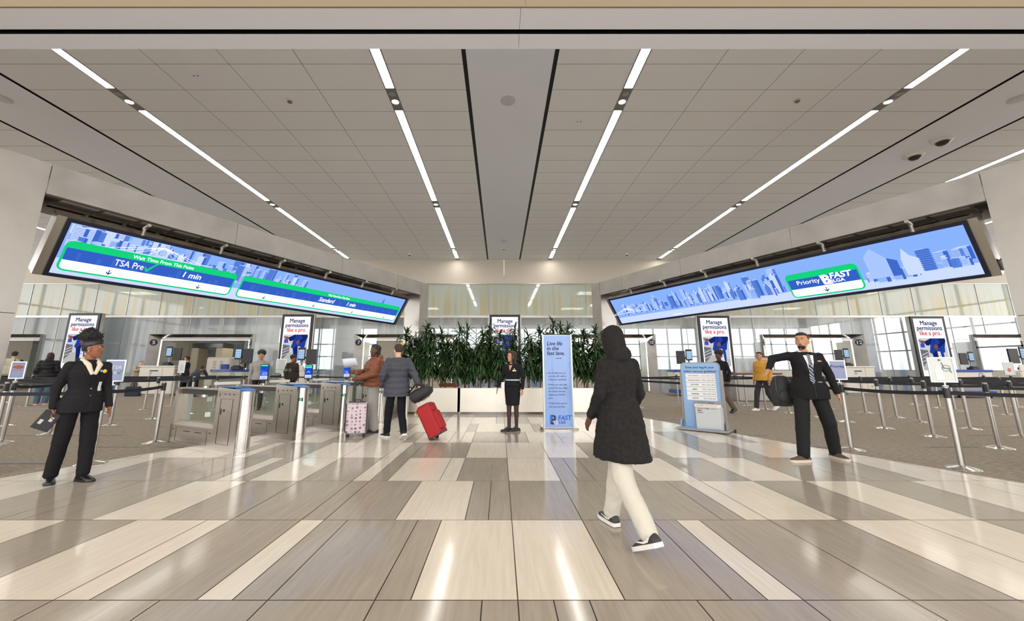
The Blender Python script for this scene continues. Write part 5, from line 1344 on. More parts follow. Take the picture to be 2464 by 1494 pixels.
def cloth(name, c, c2=None, rough=.85, bump=.25, sc=35): return mat(name, c, rough, spec=.25, bump=bump, bscale=sc, noise=c2)
HAIR = mat('black_hair', (.012, .010, .012, 1), .55, bump=.8, bscale=160); HAIRB = mat('dark_brown_hair', rgb(52, 32, 24), .5, bump=.8, bscale=120)
HAIR_G = mat('greying_hair', rgb(140, 122, 104), .6, bump=.8, bscale=120); EYEW = mat('eye_white', rgb(225, 220, 215), .3); IRIS = mat('iris', (.015, .01, .008, 1), .2); LIP = mat('lips', rgb(150, 90, 78), .5)
SHOE_K = mat('black_leather', (.012, .012, .013, 1), .22, spec=.6)

def solidify(mb, name, mats, parent, vox=.009, it=3, disp=None):
    """fuse the collected shapes into one continuous skin"""
    me = mb.mesh('tmp', mats, smooth=False); o = bpy.data.objects.new('tmp', me); COL.objects.link(o)
    r = o.modifiers.new('r', 'REMESH'); r.mode = 'VOXEL'; r.voxel_size = vox; r.use_smooth_shade = True
    s = o.modifiers.new('s', 'SMOOTH'); s.factor = .5; s.iterations = it
    if disp:
        tx = bpy.data.textures.new('folds', 'CLOUDS'); tx.noise_scale = disp[1]; tx.noise_depth = 2
        d = o.modifiers.new('d', 'DISPLACE'); d.texture = tx; d.strength = disp[0]; d.mid_level = .5; d.texture_coords = 'LOCAL'
    dg = bpy.context.evaluated_depsgraph_get(); m2 = bpy.data.meshes.new_from_object(o.evaluated_get(dg)); m2.name = name
    bpy.data.objects.remove(o); bpy.data.meshes.remove(me)
    m2.materials.clear()
    for q in (mats if isinstance(mats, (list, tuple)) else [mats]): m2.materials.append(q)
    m2.shade_smooth(); return link(name, m2, parent)

def V(*a): return Vector(a)
def ering(c, rx, ry, n=16, tw=0.0):
    return [(c[0] + rx * math.cos(q * 2 * PI / n + tw), c[1] + ry * math.sin(q * 2 * PI / n + tw), c[2]) for q in range(n)]

def head_shapes(mb, T, female=False):
    k = .95 if female else 1.0
    rg = [(-.118, -.050, .020, .014), (-.108, -.046, .036, .030), (-.085, -.034, .050, .054), (-.055, -.018, .062, .074), (-.02, -.006, .069, .086), (.02, 0, .074, .094), (.055, .004, .075, .097), (.085, .008, .066, .086), (.106, .010, .045, .060), (.116, .010, .02, .025)]
    mb.loft([[(x * k, y, z) for x, y, z in ering((0, cy, z), rx, ry)] for z, cy, rx, ry in rg], T=T)
    def E_(c, r): mb.ell(c, r, 10, 8, T=T)
    mb.loft([[T @ V(*p) for p in ring] for ring in ([(-.006, -.090, .025), (.006, -.090, .025), (.005, -.080, .03), (-.005, -.080, .03)], [(-.008, -.104, -.005), (.008, -.104, -.005), (.008, -.085, -.005), (-.008, -.085, -.005)], [(-.016, -.108, -.026), (.016, -.108, -.026), (.016, -.084, -.026), (-.016, -.084, -.026)], [(-.010, -.096, -.036), (.010, -.096, -.036), (.010, -.082, -.036), (-.010, -.082, -.036)])])
    E_((0, -.084, .034), (.052, .018, .012)); E_((0, -.083, -.060), (.026, .014, .012)); E_((0, -.074, -.100), (.022, .018, .016))
    for s in (-1, 1): E_((s * .036, -.058, -.022), (.024, .024, .024)); E_((s * .077 * k, .008, -.008), (.010, .022, .034))
def hand(mb, w, d, pn, spread=.25, curl=.5, s=1.0, side=1):
    """w wrist, d pointing dir, pn palm normal; five fingers"""
    w = V(*w); d = V(*d).normalized(); pn = V(*pn); pn = (pn - d * pn.dot(d)).normalized(); u = d.cross(pn) * side
    c = w + d * .045 * s
    mb.cap(w - d * .01, w + d * .02 * s, .024 * s, .027 * s)
    q = Matrix((u, pn, d)).transposed().to_4x4(); q.translation = w + d * .055 * s
    mb.ell((0, 0, 0), (.039 * s, .016 * s, .050 * s), 12, 8, T=q)
    for i, (off, L) in enumerate(((-.029, .066), (-.010, .076), (.010, .072), (.028, .056))):
        p = w + d * (.088 - abs(off) * .25) * s + u * off * s; dd = (d + u * off * spread * 8).normalized(); a = p; r = .0088 * s
        for j in range(3):
            l = L * (.45, .30, .25)[j] * s; b = a + dd * l; mb.cap(a, b, r, r * .9, 8); a = b; r *= .92
            dd = (dd + pn * curl * (.6 if j == 0 else .8)).normalized()
    p = w + d * .025 * s - u * .030 * s; dd = (d * .75 - u * .75 + pn * .25).normalized(); a = p; r = .0105 * s
    for j in range(2):
        b = a + dd * (.034 if j == 0 else .028) * s; mb.cap(a, b, r, r * .88, 8); a = b; dd = (dd + d * .35 + pn * curl * .4).normalized()

BASE = dict(ankL=V(.095, .02, .085), ankR=V(-.095, .02, .085), kneL=V(.10, -.01, .47), kneR=V(-.10, -.01, .47), hipL=V(.088, 0, .90), hipR=V(-.088, 0, .90),
            pel=V(0, 0, .94), wai=V(0, 0, 1.08), che=V(0, -.005, 1.27), nec=V(0, .012, 1.43), hea=V(0, -.012, 1.575), shoL=V(.172, .01, 1.352), shoR=V(-.172, .01, 1.352),
            elbL=V(.235, .04, 1.11), elbR=V(-.235, .04, 1.11), wriL=V(.245, -.03, .87), wriR=V(-.245, -.03, .87), toeL=0.0, toeR=0.0, pitL=0, pitR=0)
def person(name, label, loc, rz, pose=None, hem=(1, 1), hem_dy=0.0, h=1.70, sk=SK_D, yaw=0.0, pitch=0.0, roll=0.0, hair='short', hairm=HAIR, female=False, top=None, sleeve=True, legs='trousers', legm=None, shoe=SHOE_K,
           bulk=1.0, topz=(.86, 1.40), leg_w=1.0, vox=.010, shoe_kind='plain', hood=False, sole=None, handL=None, handR=None, fold=.012, group=None, torso_w=1.0, face=True, arm_w=1.0, sleeve_m=None):
    t = thing('person', label, 'person', loc, rz, group=group); P = dict(BASE); 
    for k, v in (pose or {}).items(): P[k] = v if isinstance(v, (int, float)) else V(*v)
    s = h / 1.70; t.scale = (s, s, s)
    # ---- body
    b = MB(); HT = Matrix.Translation(P['hea']) @ Euler((pitch, roll, yaw), 'XYZ').to_matrix().to_4x4()
    head_shapes(b, HT, female)
    b.cap(P['nec'] - V(0, 0, .04), P['hea'] + V(0, .02, -.05), .054, .050, 14)
    def torso_rings(g=0.0, z0=None, z1=None, f=1.0):
        pts = [(P['pel'] + V(0, 0, -.10), .135, .10), (P['pel'], .158, .112), (P['wai'], .128 if female else .138, .095), ((P['wai'] + P['che']) / 2, .142, .102), (P['che'], .165, .118 if female else .112), (P['nec'] * .5 + P['che'] * .5 + V(0, 0, .01), .150, .092), (P['nec'] - V(0, 0, .02), .085, .062), (P['nec'] + V(0, 0, .01), .055, .052)]
        out = []
        for c, rx, ry in pts: out.append(ering(c, (rx * f * torso_w + g), (ry * f * torso_w + g), 20))
        return out
    b.loft(torso_rings())
    for S in 'LR':
        b.cap(P['sho' + S], P['elb' + S], .048, .038, 12); b.cap(P['elb' + S], P['wri' + S], .038, .025, 12); b.ell(P['sho' + S], (.053, .053, .053)); b.cap(P['nec'] - V(0, 0, .03), P['sho' + S], .045, .045, 12)
        b.cap(P['hip' + S], P['kne' + S], .082, .054, 14); b.cap(P['kne' + S], P['ank' + S], .054, .036, 14)
        cm = P['kne' + S] * .68 + P['ank' + S] * .32 + V(0, .018, 0); b.cap(P['kne' + S] * .9 + P['ank' + S] * .1, cm, .048, .050)
        a = P['ank' + S]; tw = P['toe' + S]; fd = V(math.sin(tw), -math.cos(tw), 0); pt = P['pit' + S]
        fd = (fd * math.cos(pt) + V(0, 0, -math.sin(pt))).normalized()
        dn = V(0, 0, -1); dn = (dn - fd * dn.dot(fd)).normalized()
        b.cap(a + dn * .045 - fd * .02, a + dn * .060 + fd * .10, .026, .018)
        hd = (P['wri' + S] - P['elb' + S]).normalized(); H_ = (handL if S == 'L' else handR) or {}
        hd = V(*H_['dir']) if 'dir' in H_ else hd; k = 1 if S == 'L' else -1
        hand(b, P['wri' + S] + hd * .01, hd, H_.get('pn', (-k, .25, 0)), curl=H_.get('curl', .45), spread=H_.get('spread', .2), s=.92 if female else 1.0, side=k)
    solidify(b, 'body', sk, t, vox=vox * .8, it=2)
    # ---- face
    if face:
        for k in (-1, 1):
            m = MB(); m.ell((k * .030, -.081, .012), (.013, .009, .0075), 10, 6, T=HT); m.build('eye', EYEW, t)
            m = MB(); m.ell((k * .030, -.0885, .012), (.0062, .003, .0065), 8, 6, T=HT); m.build('iris', IRIS, t)
            m = MB(); m.tube([HT @ V(k * .014, -.097, .036), HT @ V(k * .032, -.097, .041), HT @ V(k * .050, -.086, .035)], .0032, 6); m.build('eyebrow', HAIR, t)
        m = MB(); m.ell((0, -.094, -.058), (.021, .007, .0055), 10, 6, T=HT); m.ell((0, -.092, -.067), (.016, .007, .005), 10, 6, T=HT); m.build('lips', LIP if sk is not SK_DD else SK_D, t)
    # ---- hair
    m = MB()
    if hair:
        back = [(-.04, .050, .055, .050), (.0, .036, .079, .070), (.04, .026, .083, .086), (.075, .018, .080, .092), (.105, .012, .060, .070), (.126, .010, .025, .03)]
        m.loft([ering((0, cy, z), rx, ry) for z, cy, rx, ry in back], T=HT)
        m.ell((0, -.045, .092), (.060, .045, .028), T=HT)
        if hair == 'long':
            m.loft([ering((0, .045, z), rx, ry) for z, rx, ry in ((-.34, .07, .025), (-.25, .095, .035), (-.12, .085, .045), (0, .08, .06), (.06, .07, .05))], T=Matrix.Translation(P['hea']) @ Euler((0, 0, yaw * .7), 'XYZ').to_matrix().to_4x4())
            for k in (-1, 1): m.cap(HT @ V(k * .072, .0, .03), HT @ V(k * .085, -.005, -.20), .022, .014)
        elif hair == 'afro': m.ell((0, .02, .085), (.12, .12, .10), 14, 10, T=HT)
        elif hair == 'bun':
            m.ell((0, .05, .150), (.105, .10, .080), 14, 10, T=HT); rd = random.Random(2)
            for q in range(420):
                a = rd.uniform(0, 2 * PI); e = rd.uniform(-.5, PI / 2); d = V(math.cos(a) * math.cos(e), math.sin(a) * math.cos(e), math.sin(e))
                p = V(0, .05, .150) + V(d.x * .100, d.y * .095, d.z * .075); m.cap(HT @ p, HT @ (p + d * rd.uniform(.01, .045) + V(rd.uniform(-.012, .012), 0, rd.uniform(-.012, .012))), .006, .003, 5)
        elif hair == 'braids':
            rd = random.Random(5)
            for q in range(14):
                a = R(20 + 140 * q / 13); m.tube([HT @ V(math.cos(a) * .078, math.sin(a) * .08, .03), HT @ V(math.cos(a) * .095, math.sin(a) * .10, -.08), HT @ V(math.cos(a) * .10, math.sin(a) * .09, -.20)], .010, 6)
        if hair == 'beanie':
            m = MB(); m.loft([ering((0, .004, z), rx, ry) for z, rx, ry in ((.035, .084, .104), (.06, .087, .106), (.10, .075, .09), (.135, .045, .055), (.145, .01, .01))], T=HT); m.build('beanie', hairm, t)
        elif hair == 'bun': solidify(m, 'hair', hairm, t, vox=.006, it=1)
        else: solidify(m, 'hair', hairm, t, vox=.008, it=2, disp=(.004, .02))
    # ---- trousers / skirt
    if legm is not None:
        m = MB()
        if legs == 'skirt':
            m.loft([ering((P['pel'] + V(0, 0, dz)) * 1, rx, ry, 22) for dz, rx, ry in ((.16, .135, .105), (.05, .170, .128), (-.05, .185, .140), (-.25, .168, .132), (-.40, .152, .125), (-.41, .12, .10))])
        else:
            m.loft([ering(P['pel'] + V(0, 0, dz), rx * (1 + (leg_w - 1) * .5), ry * (1 + (leg_w - 1) * .5), 20) for dz, rx, ry in ((.13, .14, .10), (.05, .165, .122), (-.06, .172, .128), (-.12, .12, .10))])
            for S in 'LR':
                k, a = P['kne' + S], P['ank' + S]; end = a + (k - a).normalized() * -.035
                m.cap(P['hip' + S], k, .090 * leg_w, .078 * leg_w, 16); m.cap(k, a * .85 + k * .15, .078 * leg_w, .066 * leg_w, 16); m.cap(a * .85 + k * .15, a + (k - a).normalized() * .015, .066 * leg_w, .064 * leg_w, 16)
        solidify(m, 'skirt' if legs == 'skirt' else 'trousers', legm, t, vox=vox, it=3, disp=(fold, .09))
    # ---- top
    if top is not None:
        m = MB(); z0, z1 = topz; g = .014 * bulk; rs = []
        cs = [(P['pel'] + V(0, hem_dy, z0 - .94), .182 * hem[0] * (1 + (leg_w - 1) * .8), .138 * hem[1] * (1 + (leg_w - 1) * .8)), (P['pel'] + V(0, 0, .0), .178 * (1 + (leg_w - 1) * .8), .136 * (1 + (leg_w - 1) * .8)), (P['wai'], .132 if female else .146, .108), ((P['wai'] + P['che']) / 2, .150, .116), (P['che'], .172, .128), (P['nec'] * .5 + P['che'] * .5 + V(0, 0, .01), .158, .104), (P['nec'] - V(0, 0, .015), .090, .075), (P['nec'] + V(0, .005, z1 - 1.40), .064, .064)]
        for c, rx, ry in cs: rs.append(ering(c, rx * torso_w * (1 + .10 * (bulk - 1)) + g, ry * torso_w * (1 + .35 * (bulk - 1)) + g, 22))
        m.loft(rs)
        for S in 'LR':
            if sleeve_m is not None: break
            e, w_ = P['elb' + S], P['wri' + S]; aw = bulk * arm_w
            m.ell(P['sho' + S] + V(0, 0, -.005), (.060 * aw ** .5,) * 3); m.cap(P['nec'] - V(0, 0, .045), P['sho' + S], .056, .054 * aw ** .5, 14); m.cap(P['sho' + S], e, .060 * aw ** .8, .052 * aw, 14)
            if sleeve: m.cap(e, w_ * .97 + e * .03, .052 * aw, .038 * aw ** .8, 14)
        if hood: m.ell(P['nec'] + V(0, .07, .0), (.11, .07, .09))
        solidify(m, 'jacket', top, t, vox=vox, it=3, disp=(fold * (1 if bulk < 1.3 else 1.8), .07 if bulk < 1.3 else .09))
        if sleeve_m is not None:
            for S in 'LR':
                m = MB(); m.ell(P['sho' + S], (.066,) * 3); m.cap(P['sho' + S], P['elb' + S], .062, .052, 14); solidify(m, 'sleeve', sleeve_m, t, vox=vox)
    # ---- shoes
    for S in 'LR':
        a = P['ank' + S]; tw = P['toe' + S]; pt = P['pit' + S]
        fd = V(math.sin(tw), -math.cos(tw), 0); F = (fd * math.cos(pt) + V(0, 0, -math.sin(pt))).normalized(); side = V(math.cos(tw), math.sin(tw), 0); up = side.cross(F) * -1
        up = F.cross(side) * -1 if (F.cross(side)).z < 0 else F.cross(side)
        Tm = Matrix((side, F, up)).transposed().to_4x4(); Tm.translation = a - up * .085
        # local: x side, y forward, z up; heel at y=-.07 toe at y=.19
        m = MB(); low = shoe_kind == 'flat'
        st = [(-.085, .028, .055), (-.065, .040, .088 if not low else .066), (-.01, .045, .100 if not low else .068), (.05, .047, .084 if not low else .060), (.10, .050, .064 if not low else .048), (.15, .047, .052 if not low else .042), (.185, .034, .042 if not low else .036), (.200, .014, .030)]
        m.loft([[(w_ * math.cos(q * PI / 7), y, .012 + (hh - .012) * math.sin(q * PI / 7) ** .7) for q in range(8)] for y, w_, hh in st], T=Tm)
        if shoe_kind in ('boot', 'sneaker'): m.cap(Tm @ V(0, -.025, .05), Tm @ V(0, -.02, .20 if shoe_kind == 'boot' else .095), .045, .050 if shoe_kind == 'boot' else .040)
        so = solidify(m, 'shoe', shoe, t, vox=.007, it=2)
        m = MB(); hh = .022 if sole is None else .03
        m.loft([[(w_ * 1.06, y, 0), (w_ * 1.06, y, hh), (-w_ * 1.06, y, hh), (-w_ * 1.06, y, 0)] for y, w_, _ in st], T=Tm); m.build('sole', sole or M['black'], so, smooth=False)
        if shoe_kind == 'stripe':
            for k in (-1, 1):
                m = MB(); m.add([Tm @ V(k * .046, y, z) for y, z in ((-.05, .065), (-.02, .040), (.03, .036), (.10, .052), (.10, .058), (.03, .050), (-.01, .054), (-.045, .075))], [tuple(range(8))]); m.build('side_mark', M['white_gloss'], so, smooth=False)
    return t, P, HT
from mathutils.bvhtree import BVHTree
def decal(t, name, rows, m_, eps=.004, nx=6, th=.002, to='jacket', sgn=-1):
    """cloth detail laid on the garment: rows of (z, x_left, x_right) dropped onto its surface"""
    g = [c for c in t.children if c.name.split('.')[0] == to][0].data
    bv = BVHTree.FromPolygons([v.co for v in g.vertices], [tuple(p.vertices) for p in g.polygons])
    mb = MB(); rr = []
    for (z0, a0, b0), (z1, a1, b1) in zip(rows[:-1], rows[1:]):
        k = max(1, int(abs(z1 - z0) / .012))
        rr += [(z0 + (z1 - z0) * i / k, a0 + (a1 - a0) * i / k, b0 + (b1 - b0) * i / k) for i in range(k)]
    rows = rr + [rows[-1]]
    def drop(x, z):
        h_ = bv.ray_cast(V(x, sgn * 1.0, z), V(0, -sgn, 0)); return (h_[0].y if h_[0] is not None else sgn * .10) + sgn * eps
    R_ = [[(a + (b - a) * i / nx, drop(a + (b - a) * i / nx, z), z) for i in range(nx + 1)] for z, a, b in rows]
    mb.loft([r + [(x, y - sgn * th * 2, z) for x, y, z in reversed(r)] for r in R_])
    return mb.build(name, m_, t)
def lapels(t, m_, top=1.405, btm=1.10, w=.055, gap=.055, cx=0.0):
    for k in (-1, 1):
        rows = []
        for i in range(9):
            q = i / 8; z = top - (top - btm) * q; inner = cx + k * gap * (1 - q); wid = w * math.sin(PI * (.25 + .75 * min(1, (1 - q) * 1.25 + .0)) ) if False else w * (1 - q) ** .6 * (1.0 if q < .35 else 1.25 if q < .45 else 1.05)
            a, b = sorted((inner, inner + k * (wid + .006))); rows.append((z, a, b))
        decal(t, 'lapel', rows, m_, eps=.006)
def part_on(t, name, mb, m_, **kw): return mb.build(name, m_, t, **kw)

suit = cloth('charcoal_suit', rgb(30, 30, 34), sc=200, bump=.1); suit2 = cloth('black_suit', rgb(26, 25, 28), sc=200, bump=.1)
# ---- curly haired agent, front left
AZ = R(66)
t, P, HT = person('person', 'person in dark trouser suit with cream scarf and curly bun, holding a tablet', (-5.05, 4.98, 0), AZ, dict(
    ankL=(.10, -.10, .085), ankR=(-.10, .13, .085), kneL=(.10, -.07, .47), kneR=(-.10, .05, .48), toeL=R(8), toeR=R(-18), elbR=(-.225, .07, 1.09), wriR=(-.23, .05, .87), elbL=(.215, -.0, 1.09), wriL=(.22, -.13, .86), hipL=(.09, 0, .9), hipR=(-.09, 0, .9)),
    h=1.66, sk=SK_D, yaw=R(48), hair='bun', female=True, top=suit, hem=(1.0, 1.0), legm=suit2, topz=(.80, 1.40), vox=.007, leg_w=1.06, torso_w=1.0, arm_w=1.02, fold=.012, shoe_kind='plain',
    handR=dict(pn=(.9, -.2, 0), curl=.75), handL=dict(curl=.35))
m = MB(); m.loft([ering((0, .0, z), rx, ry, 24) for z, rx, ry in ((.028, .081, .101), (.035, .086, .105), (.075, .084, .103), (.082, .078, .097))], T=HT @ Matrix.Rotation(R(-14), 4, 'X')); m.build('headband', M['black'], t)
m = MB()
for k in (-1, 1): m.tube([P['nec'] + V(k * .03, .06, .03), P['nec'] + V(k * .068, .0, -.0), P['che'] + V(k * .055, -.125, .10), P['che'] + V(k * .012, -.150, -.02)], [.020, .026, .028, .018], 10)
m.cap(P['nec'] + V(-.05, .05, .02), P['nec'] + V(.05, .05, .02), .022); solidify(m, 'scarf', cloth('cream_scarf', rgb(226, 214, 192)), t, vox=.006)
LAP = cloth('satin_black_lapel', rgb(22, 22, 25), rough=.6, bump=.05)
lapels(t, LAP, btm=1.12)
for z in (1.08, 1.0): decal(t, 'button', [(z - .01, .012, .014), (z - .007, .004, .022), (z + .007, .004, .022), (z + .01, .012, .014)], M['steel_dark'], eps=.006, nx=3)
decal(t, 'pocket_flap', [(.975, .07, .15), (.995, .07, .15)], LAP); decal(t, 'pocket_flap', [(.975, -.15, -.07), (.995, -.15, -.07)], LAP)
decal(t, 'front_edge', [(z, .024, .028) for z in (.80, .9, 1.0, 1.12)], M['black'], nx=1)
m = MB(); m.ell((.105, -.145, 1.29), (.022, .012, .024), 10, 7); m.build('flower_pin', mat('yellow_pin', rgb(240, 196, 40), .5), t)
m = MB(); m.ell((.070, -.150, 1.295), (.012, .006, .014), 10, 7); m.build('blue_pin', mat('blue_pin', rgb(130, 180, 230), .4), t)
decal(t, 'badge', [(1.05, .085, .125), (1.16, .085, .125)], M['white_gloss'])
for k in (-1, 1): m = MB(); m.ell((k * .086, .0, -.035), (.006, .008, .010), T=HT); m.build('earring', M['steel'], t)
m = MB(); m.tube([P['wriR'] + V(-.034, 0, .01), P['wriR'] + V(0, .034, .012), P['wriR'] + V(.034, 0, .01), P['wriR'] + V(0, -.034, .008), P['wriR'] + V(-.034, 0, .01)], .004, 6); m.build('bracelet', M['black'], t)
# tablet in the right hand (a thing of its own)
RT = Matrix.Rotation(AZ, 4, 'Z') @ Matrix.Scale(1.66 / 1.7, 4); hp = Matrix.Translation((-5.05, 4.98, 0)) @ RT @ (P['wriR'] + V(-.035, -.02, -.145))
t2 = thing('tablet', 'dark tablet case held down by the curly haired agent', 'tablet', hp, R(50)); TT = Matrix.Rotation(R(28), 4, 'Y')
m = MB(); m.bbox(-.08, .08, -.009, .009, -.105, .105, .008, T=TT); m.build('case', mat('dark_rubber', rgb(44, 46, 50), .6), t2)
m = MB(); m.box(-.055, -.025, -.012, -.009, -.05, .0, T=TT); m.box(.01, .04, -.012, -.009, .0, .05, T=TT); m.build('label_tags', mat('tag_paper', rgb(196, 204, 190), .5), t2, smooth=False)

# ---- agent by the planter
t, P, HT = person('person', 'person in black peplum jacket and skirt with pale belt beside the planter', (.26, 8.78, 0), R(-24), dict(
    ankL=(.075, .03, .085), ankR=(-.075, -.02, .085), kneL=(.085, .0, .47), kneR=(-.075, -.02, .47), toeL=R(-40), toeR=R(-42), elbR=(-.24, -.0, 1.12), wriR=(-.30, -.12, .92), elbL=(.235, .04, 1.12), wriL=(.23, -.0, .89)),
    h=1.665, sk=SK_M, yaw=R(-62), hair='long', hairm=HAIRB, female=True, top=suit2, legs='skirt', legm=suit2, topz=(.93, 1.385), vox=.008, shoe_kind='flat', fold=.006, handR=dict(curl=.35, dir=(-.1, -.25, -1)))
m = MB(); m.loft([ering((0, 0, z), rx, ry, 40) for z, rx, ry in ((1.06, .150, .118), (1.00, .178, .140), (.955, .205, .160), (.95, .19, .15))])
for i, v in enumerate(m.v):
    a = math.atan2(v[1], v[0]); k = 1 + .05 * math.sin(a * 9) * (1.08 - v[2]) * 9; m.v[i] = (v[0] * k, v[1] * k, v[2] - .02 * (k - 1) * 8)
m.build('peplum', suit2, t)
m = MB(); m.loft([ering((0, 0, z), rx, ry, 30) for z, rx, ry in ((1.055, .157, .124), (1.058, .162, .129), (1.078, .162, .129), (1.082, .157, .124))]); m.build('belt', mat('pale_blue_belt', rgb(186, 212, 222), .3), t)
st = mat('sheer_tights', rgb(58, 38, 34), .5)
for S in 'LR':
    m = MB(); m.cap(P['hip' + S] * .35 + P['kne' + S] * .65, P['kne' + S], .066, .056, 14); m.cap(P['kne' + S], P['ank' + S], .056, .039, 14); m.cap(P['kne' + S] * .9 + P['ank' + S] * .1, P['kne' + S] * .66 + P['ank' + S] * .34 + V(0, .018, 0), .051, .053)
    a = P['ank' + S]; m.cap(a, a + V(math.sin(P['toe' + S]) * .10, -math.cos(P['toe' + S]) * .10, -.048), .036, .026); solidify(m, 'tights', st, t, vox=.008)
decal(t, 'name_badge', [(1.255, .06, .13), (1.28, .06, .13)], M['white_gloss'])
m = MB(); m.ell((.10, -.140, 1.305), (.014, .008, .016), 10, 6); m.build('pin', mat('gold_pin', rgb(220, 190, 90), .4), t)
decal(t, 'neckline', [(1.27, -.002, .002), (1.31, -.016, .016), (1.35, -.030, .030), (1.385, -.042, .042)], SK_M, eps=.003)
t2 = thing('phone', 'pale phone held behind the hip of the agent by the planter', 'phone', (.055, 8.74, .93), R(-20)); m = MB(); m.bbox(-.035, .035, -.006, .006, -.07, .07, .004); m.build('body', M['white_gloss'], t2)

# ---- traveller in brown puffer jacket
brown = quilt(cloth('brown_leather_puffer', rgb(134, 82, 58), None, .42, .0, 12), 2.2)
t, P, HT = person('person', 'traveller in brown puffer jacket and pale joggers beside the pink suitcase', (-2.66, 8.62, 0), R(-68), dict(
    ankL=(.11, .04, .085), ankR=(-.10, -.06, .085), elbR=(-.27, -.08, 1.16), wriR=(-.12, -.34, 1.14), elbL=(.27, -.04, 1.13), wriL=(.22, -.28, 1.04), che=(0, -.01, 1.27)),
    h=1.79, sk=SK_DD, yaw=0, hair='braids', top=brown, legm=cloth('pale_grey_joggers', rgb(172, 170, 166)), topz=(.88, 1.42), bulk=1.75, leg_w=1.3, vox=.010, shoe_kind='boot', shoe=mat('black_suede', (.02, .02, .02, 1), .8), hood=True, torso_w=1.12,
    handR=dict(dir=(0, -1, .1), curl=.8), handL=dict(dir=(-.1, -1, -.2), curl=.8))
m = MB(); m.bbox(-.12, .12, -.06, .06, 0, .14, .03, T=Matrix.Translation((.08, -.26, .92))); m.build('waist_bag', M['black'], t)
t2 = thing('paper_sheet', 'white sheet of paper held out by the traveller in brown', 'paper', (-3.12, 8.36, 1.38), R(-20), tilt=R(35)); m = MB(); n = 8
m.loft([[(x / n * .34 - .17, math.sin(x / n * 2) * .03, -.10) for x in range(n + 1)], [(x / n * .34 - .17, math.sin(x / n * 2) * .03 + .03, .10) for x in range(n + 1)]], caps=False, closed=False)
sh = m.build('sheet', mat('paper_white', rgb(226, 228, 240), .5), t2); sd = sh.modifiers.new('s', 'SOLIDIFY'); sd.thickness = .001

# ---- man in grey coat, seen from behind, pulling the red case
grey = quilt(cloth('grey_quilted_coat', rgb(74, 76, 86), None, .6, .0, 10), 3.2)
t, P, HT = person('person', 'traveller in long grey quilted coat seen from behind, pulling the red suitcase', (-1.98, 7.86, 0), R(205), dict(
    ankL=(.11, -.22, .085), ankR=(-.10, .26, .15), kneL=(.10, -.14, .48), kneR=(-.09, .04, .47), pitR=R(22), hea=(0, -.05, 1.56), nec=(0, -.015, 1.43), elbL=(.27, .05, 1.12), wriL=(.26, -.10, .92), elbR=(-.28, .08, 1.13), wriR=(-.34, .20, .93), toeL=R(20)),
    h=1.78, sk=SK_L, yaw=R(10), pitch=R(8), hair='short', hairm=HAIRB, top=grey, legm=cloth('black_jeans', rgb(22, 24, 32)), topz=(.74, 1.40), bulk=1.45, hem=(1.05, 1.35), leg_w=1.0, vox=.010, shoe_kind='sneaker', sole=M['white_gloss'], torso_w=1.10, shoe=M['black'])

# ---- hooded walker with pale trousers
hood = cloth('black_coat_fabric', rgb(38, 37, 37), rgb(32, 31, 32), .9)
t, P, HT = person('person', 'walker in long dark hooded coat, pale joggers and black sneakers crossing the tiled floor', (.985, 3.42, 0), R(205), dict(
    ankL=(.10, .34, .158), kneL=(.09, .10, .48), pitL=R(25), ankR=(-.09, -.28, .09), kneR=(-.09, -.16, .50), nec=(0, -.02, 1.43), hea=(0, -.06, 1.555), shoL=(.155, .01, 1.345), shoR=(-.155, .01, 1.345), elbL=(.20, .0, 1.11), wriL=(.19, -.14, .93), elbR=(-.20, .02, 1.11), wriR=(-.19, -.10, .90), toeR=R(-8)),
    h=1.67, sk=SK_DD, yaw=0, pitch=R(14), hair='short', top=hood, legm=cloth('pale_joggers', rgb(206, 202, 190)), topz=(.60, 1.42), bulk=1.1, leg_w=1.12, vox=.009, shoe_kind='stripe', sole=M['white_gloss'], shoe=mat('dark_grey_sneaker', rgb(52, 52, 54), .5), hood=True, torso_w=.92, fold=.02, hem=(1.06, 1.75), hem_dy=-.01)
m = MB(); m.loft([ering((0, cy, z), rx, ry, 18) for z, cy, rx, ry in ((-.15, .03, .095, .085), (-.08, .02, .092, .10), (0, .012, .092, .112), (.06, .016, .088, .108), (.10, .02, .068, .082), (.128, .02, .03, .04))], T=HT @ Matrix.Translation((0, .012, 0))); solidify(m, 'hood', hood, t, vox=.009)

# ---- suited man at the Priority post
t, P, HT = person('person', 'person in dark suit with striped tie pointing sideways beside the Priority post', (4.66, 6.20, 0), R(-22), dict(
    ankL=(.22, .10, .085), ankR=(-.24, -.30, .085), kneL=(.17, -.01, .47), kneR=(-.17, -.17, .48), toeL=R(25), toeR=R(-62), elbR=(-.40, -.08, 1.33), wriR=(-.50, -.28, 1.18), elbL=(.27, .03, 1.11), wriL=(.30, -.05, .87), che=(.02, -.005, 1.27), shoR=(-.18, .01, 1.37)),
    h=1.84, sk=SK_M, yaw=R(-30), hair='short', top=suit2, legm=cloth('black_trousers', rgb(30, 32, 32)), topz=(.78, 1.39), vox=.009, torso_w=1.06, leg_w=1.16, arm_w=1.1, shoe=cloth('brown_mesh_sneaker', rgb(96, 84, 74), bump=.5, sc=300), shoe_kind='sneaker', sole=mat('cream_sole', rgb(214, 204, 186), .5), handR=dict(dir=(-.5, -.7, -.5), curl=.3, pn=(0, -.5, -1)))
m = MB(); m.ell((0, -.055, -.085), (.050, .042, .036), T=HT); m.ell((0, -.085, -.048), (.028, .012, .006), T=HT); solidify(m, 'beard', HAIR, t, vox=.006)
decal(t, 'shirt', [(1.02, .015, .025), (1.10, -.005, .045), (1.20, -.025, .065), (1.32, -.048, .082), (1.375, -.062, .078)], M['white_gloss'], eps=.004)
